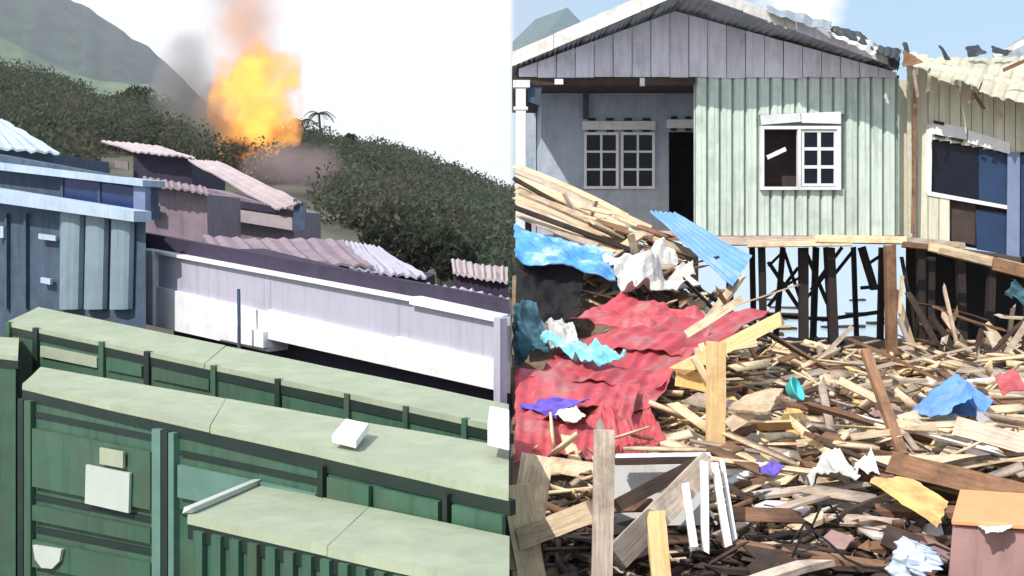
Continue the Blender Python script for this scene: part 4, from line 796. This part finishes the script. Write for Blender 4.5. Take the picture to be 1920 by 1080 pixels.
def tinhouse(label, roofq, wallq, depth_w, mr, mw, group='tin roofed houses below the hill', stripes=()):
    c = P(*wallq[0]); r = thing('tin_roofed_house', label, 'house', (P(*wallq[2]).x, c.y + .6, hl(c.x, c.y)), group)
    pts = [P(*p) for p in roofq]; build(sheet(pts, 24, 10, 9, .03, 'u', .05, .6, .05, int(wallq[0][0]), .02), 'roof', M[mr], r)
    q = [P(*p) for p in wallq]; mb = MB(); f = [Vector((p.x, p.y, min(p.z, hl(p.x, p.y) - .3))) for p in (q[3], q[2])]
    mb.hexa([f[0], f[1], f[1] + Vector((0, depth_w, 0)), f[0] + Vector((0, depth_w, 0)), q[0], q[1], q[1] + Vector((0, depth_w, 0)), q[0] + Vector((0, depth_w, 0))]); build(mb, 'wall', M[mw], r)
    for (sq, d, m, nm) in stripes:
        mb = MB(); mb.quad([P(x, y, d) for x, y in sq], .08, Vector((0, 1, 0))); build(mb, nm, M[m], r)
    return r
tinhouse('house with a pale blue tin roof beside the kiosk', [(-100, 200, 26), (12, 226, 26), (112, 286, 22), (-100, 270, 22)], [(-100, 262, 22.6), (104, 288, 22.6), (104, 330, 22.6), (-100, 330, 22.6)], 3, 'paleblue', 'slate')
tinhouse('house with a thin pinkish roof edge below the dark slope', [(190, 262, 38), (300, 274, 38), (366, 296, 34), (250, 282, 34)], [(250, 286, 34.5), (360, 300, 34.5), (360, 350, 34.5), (250, 340, 34.5)], 4, 'pink_roof', 'purple_dk', stripes=(([(215, 300), (240, 304), (240, 318), (215, 314)], 34.2, 'mauve_wall', 'sign_board'),))
tinhouse('house with a pale pink gabled roof right below the fireball', [(352, 300, 33), (410, 302, 33), (566, 378, 28), (520, 392, 28)], [(380, 352, 28.5), (552, 396, 28.5), (550, 436, 28.5), (380, 410, 28.5)], 4, 'pink_roof', 'mauve_wall', stripes=(([(388, 384), (548, 408), (548, 432), (388, 406)], 28.2, 'pink_roof', 'sign_band'), ([(384, 366), (520, 388), (520, 400), (384, 380)], 28.3, 'purple_dk', 'window_band'), ([(550, 372), (574, 380), (572, 430), (550, 436)], 28.1, 'slate', 'end_wall')))
tinhouse('low mauve house between the kiosk and the pink roofed house', [(268, 330, 27), (384, 350, 27), (392, 362, 24), (270, 344, 24)], [(270, 346, 24.4), (388, 364, 24.4), (392, 460, 24.4), (270, 440, 24.4)], 3, 'mauve_wall', 'mauve_wall', stripes=(([(276, 382), (298, 386), (298, 410), (276, 406)], 24.2, 'slate', 'window'),))
tinhouse('long low house with a lavender roof behind the white shed', [(380, 440, 22), (640, 452, 22), (700, 500, 19), (400, 470, 19)], [(400, 468, 19.3), (700, 500, 19.3), (700, 540, 19.3), (400, 500, 19.3)], 2, 'mauve_wall', 'purple_dk')
tinhouse('house with a pale lavender roof below the wooded slope', [(640, 452, 24), (716, 464, 24), (800, 520, 19), (655, 498, 19)], [(655, 496, 19.3), (800, 522, 19.3), (800, 550, 19.3), (655, 530, 19.3)], 2, 'lav', 'purple_dk')
tinhouse('low house with a pale roof edge at the foot of the wooded slope', [(846, 486, 26), (952, 500, 24), (952, 528, 20), (850, 510, 21)], [(850, 510, 21.2), (952, 530, 20.2), (952, 560, 20.2), (850, 540, 21.2)], 2, 'pink_roof', 'purple_dk')
tinhouse('low house with a lavender roof directly behind the white shed', [(800, 530, 17), (954, 556, 15), (954, 578, 13.5), (800, 548, 15.4)], [(800, 548, 15.5), (954, 578, 13.6), (954, 600, 13.6), (800, 575, 15.5)], 1, 'lav', 'purple_dk')
# ================================================================ WOODS AND TREES
cs = []; rr = []
g = np.random.default_rng(11)
while len(cs) < 1500:
    y = 30 + 62 * g.random() ** .6; px = g.uniform(-200, 985); x = (px - 960) / F * y
    z = hl(x, y); r_ = g.uniform(.5, 2.0)
    if y < 55 and 150 < px < 640: continue
    if y < 42 and g.random() < .5: continue
    if px > 950 and y < 60: continue
    cs.append((x, y, z + r_ * .5)); rr.append((r_ * 1.1, r_ * 1.1, r_ * .9))
V, Fq = leaves(cs[::2], rr[::2], 260, .1, 2); props(fastmesh('woods', V, Fq, M['leaf']), 'dense grey green woods covering the slope below the sky', 'woods', None, 'stuff')
M['leaf_olive'] = mk('leaf_olive', C(96, 96, 80), 0.8, transl=0.45, var=0.3, scale=0.8, bump=0, spec=0.15)
V, Fq = leaves(cs[1::2], rr[1::2], 260, .1, 3, .2); props(fastmesh('woods', V, Fq, M['leaf_olive']), 'olive brown trees mixed into the woods on the slope', 'woods', None, 'stuff')
def tree(label, px, py_top, Y, h, cw, kind='round', seed=1):
    top = P(px, py_top, Y); base = Vector((top.x, Y, hl(top.x, Y) - .3)); H = max(h, top.z - base.z)
    r = thing('tree', label, 'tree', base); rn = random.Random(seed)
    mb = MB(); b0 = Vector((top.x, Y, base.z)); tp = top - Vector((0, 0, cw * .5)); mid = b0.lerp(tp, .5) + Vector((rn.uniform(-.2, .2), 0, 0))
    mb.tube([b0, mid, tp], [.16, .11, .05])
    cl = []
    for k in range(7):
        a = rn.uniform(0, 6.28); e = tp + Vector((math.cos(a) * cw * .5, math.sin(a) * cw * .5, rn.uniform(-.5, .5) * cw)); mb.tube([b0.lerp(tp, rn.uniform(.55, .95)), e], [.05, .02], 5); cl.append(e)
    build(mb, 'trunk', M['bark'], r)
    V, Fq = leaves([tuple(c) for c in cl] + [tuple(top - Vector((0, 0, cw * .35)))], [(cw * .42, cw * .42, cw * .4)] * 8, 240, .1, seed)
    fastmesh('crown', V, Fq, M['leaf_dk'], parent=r)
def palm(label, px, py, Y, seed):
    c = P(px, py, Y); base = Vector((c.x, Y, hl(c.x, Y) - .3)); r = thing('palm_tree', label, 'tree', base); rn = random.Random(seed)
    mb = MB(); mb.tube([base, base.lerp(c, .5) + Vector((.15, 0, 0)), c], [.15, .11, .09]); build(mb, 'trunk', M['bark'], r)
    for k in range(13):
        a = k / 13 * 6.28 + rn.uniform(-.2, .2); up = rn.uniform(.1, .9); Ln = rn.uniform(1.0, 1.5); d = Vector((math.cos(a), math.sin(a), 0)); mb = MB(); pts = []
        for j in range(7):
            s = j / 6; pts.append(c + d * Ln * s + Vector((0, 0, up * s * 1.2 - 1.4 * s * s)))
        side = Vector((-d.y, d.x, 0)); vs = []; fs = []
        for j in range(6):
            for sg in (-1, 1):
                for q_ in range(2):
                    p = pts[j].lerp(pts[j + 1], q_ * .5); o = len(vs); l_ = .38 * math.sin(math.pi * min(1, (j + q_ * .5 + .8) / 7.2)); vs += [p, p + d * .1, p + d * .22 + side * sg * l_ + Vector((0, 0, -.16))]; fs.append((o, o + 1, o + 2))
        mb.add(vs, fs); build(mb, 'frond', M['leaf_dk'], r)
palm('tall palm standing out above the ridge beside the fireball', 598, 212, 86, 1)
palm('shorter palm between the fireball and the tall palm', 566, 226, 86, 2)
tree('bushy tree on the ridge beneath the palms', 576, 246, 84, 2, 2.6, seed=3)
tree('pointed tree standing up from the ridge beyond the palms', 652, 258, 86, 2, 1.5, seed=4)
tree('broad rounded tree on the ridge halfway down the slope', 716, 284, 86, 2, 3.0, seed=5)
tree('small tree poking above the lower ridge', 830, 318, 86, 2, 1.4, seed=6)
tree('low tree at the last bump of the lower ridge', 866, 334, 86, 2, 1.3, seed=7)
tree('dark tree among the bushes above the pale roofs', 828, 432, 30, 2, 1.1, seed=8)
tree('bushy dark tree at the foot of the wooded slope', 745, 428, 34, 2, 1.5, seed=9)
tree('tree on the dark slope beneath the grassy ridge', 252, 172, 86, 2, 2.0, seed=10)
# ================================================================ FIRE AND SMOKE
def blob(name, c, rad, m, seed, label, cat, kind=None, amp=.25, parent=None):
    import bmesh
    bm = bmesh.new(); bmesh.ops.create_icosphere(bm, subdivisions=4, radius=1)
    for v in bm.verts:
        p = v.co.copy(); d = 1 + amp * noise.fractal(p * 1.6 + Vector((seed, 0, 0)), 1, 2, 3); v.co = Vector((p.x * rad[0], p.y * rad[1], p.z * rad[2])) * d
    me = bpy.data.meshes.new(name); bm.to_mesh(me); bm.free(); me.materials.append(m)
    o = bpy.data.objects.new(name, me); COL.objects.link(o); o.location = c
    return props(o, label, cat, None, kind)
def volmat(name, rad, dens, color, emis=0.0, c_in=None, c_out=None, scale=.5, lo=.1, hi=.9, amp=1.1):
    m = bpy.data.materials.new(name); m.use_nodes = True; t = m.node_tree; n = t.nodes; l = t.links; n.clear()
    o = n.new('ShaderNodeOutputMaterial'); v = n.new('ShaderNodeVolumePrincipled'); l.new(v.outputs[0], o.inputs['Volume'])
    v.inputs['Color'].default_value = (*color, 1)
    tc = n.new('ShaderNodeTexCoord'); mp = n.new('ShaderNodeMapping'); mp.inputs['Scale'].default_value = tuple(1 / r_ for r_ in rad); l.new(tc.outputs['Object'], mp.inputs[0])
    ln = n.new('ShaderNodeVectorMath'); ln.operation = 'LENGTH'; l.new(mp.outputs[0], ln.inputs[0])
    nz_ = n.new('ShaderNodeTexNoise'); nz_.inputs['Scale'].default_value = scale; nz_.inputs['Detail'].default_value = 7; l.new(tc.outputs['Object'], nz_.inputs[0])
    ad = n.new('ShaderNodeMath'); ad.operation = 'MULTIPLY_ADD'; ad.inputs[1].default_value = amp; ad.inputs[2].default_value = -amp / 2; l.new(nz_.outputs['Fac'], ad.inputs[0])
    s = n.new('ShaderNodeMath'); s.operation = 'ADD'; l.new(ln.outputs['Value'], s.inputs[0]); l.new(ad.outputs[0], s.inputs[1])
    r1 = n.new('ShaderNodeMapRange'); r1.inputs[1].default_value = hi; r1.inputs[2].default_value = lo; r1.inputs[3].default_value = 0; r1.inputs[4].default_value = dens; l.new(s.outputs[0], r1.inputs[0])
    l.new(r1.outputs[0], v.inputs['Density'])
    if emis:
        cr = n.new('ShaderNodeValToRGB'); e = cr.color_ramp.elements; e[0].position = .25; e[0].color = (*c_in, 1); e[1].position = .8; e[1].color = (*c_out, 1); l.new(s.outputs[0], cr.inputs[0]); l.new(cr.outputs[0], v.inputs['Emission Color'])
        me_ = n.new('ShaderNodeMath'); me_.operation = 'MULTIPLY'; me_.inputs[1].default_value = emis; l.new(r1.outputs[0], me_.inputs[0]); l.new(me_.outputs[0], v.inputs['Emission Strength'])
    return m
rad = (3.1, 2.6, 4.3); fm = volmat('fire', rad, 1.5, (.5, .3, .2), 1.15, (1.0, .72, .13), (.85, .24, .05), .6, .3, .85, amp=2.4)
blob('fireball', P(480, 195, 60), rad, fm, 3, 'yellow and orange fireball bursting above the roofs on the hillside', 'fire', amp=.18)
rad = (2.7, 2.2, 5.0); blob('smoke', P(356, 190, 62), rad, volmat('smoke_grey', rad, .8, (.6, .57, .57), scale=.4), 8, 'grey smoke rising beside the fireball in front of the mountain', 'smoke', 'stuff')
rad = (2.6, 2.2, 4.4); blob('fire_plume', P(462, 70, 61), rad, volmat('plume', rad, .42, (.6, .4, .34), .62, (1.0, .5, .24), (.8, .42, .3), .7, .1, .85, amp=1.9), 21, 'reddish orange plume of burning spray rising from the fireball', 'fire', amp=.15)
rad = (1.6, 2.0, 2.6); blob('smoke', P(404, 230, 59), rad, volmat('smoke_brown', rad, .8, (.52, .44, .4), scale=.7, amp=1.6), 17, 'brown smoke clinging to the side of the fireball', 'smoke', 'stuff')
rad = (2.6, 2.0, 4.6); blob('smoke', P(456, 20, 63), rad, volmat('smoke_red', rad, .4, (.98, .78, .7), scale=.6, amp=1.8), 12, 'reddish smoke plume over the top of the fireball', 'smoke', 'stuff')
rad = (3.2, 2.2, 1.5); blob('smoke', P(560, 315, 50), rad, volmat('smoke_pink', rad, .7, (.74, .56, .58), scale=.6), 15, 'pinkish smoke and dust spreading over the roofs below the fireball', 'smoke', 'stuff')
# ================================================================ HAZE
hz = MB(); hz.box(-1600, -6, -3.6, 60, 1560, 330)
hm = bpy.data.materials.new('haze'); hm.use_nodes = True; hn = hm.node_tree.nodes; hn.clear()
ho = hn.new('ShaderNodeOutputMaterial'); hv = hn.new('ShaderNodeVolumePrincipled'); hv.inputs['Color'].default_value = (.86, .9, .96, 1); hv.inputs['Density'].default_value = .00028; hv.inputs['Anisotropy'].default_value = 0.0
hm.node_tree.links.new(hv.outputs[0], ho.inputs['Volume'])
build(hz, 'haze', hm, kind='stuff', label='thin pale air between the yard and the mountain', cat='haze')
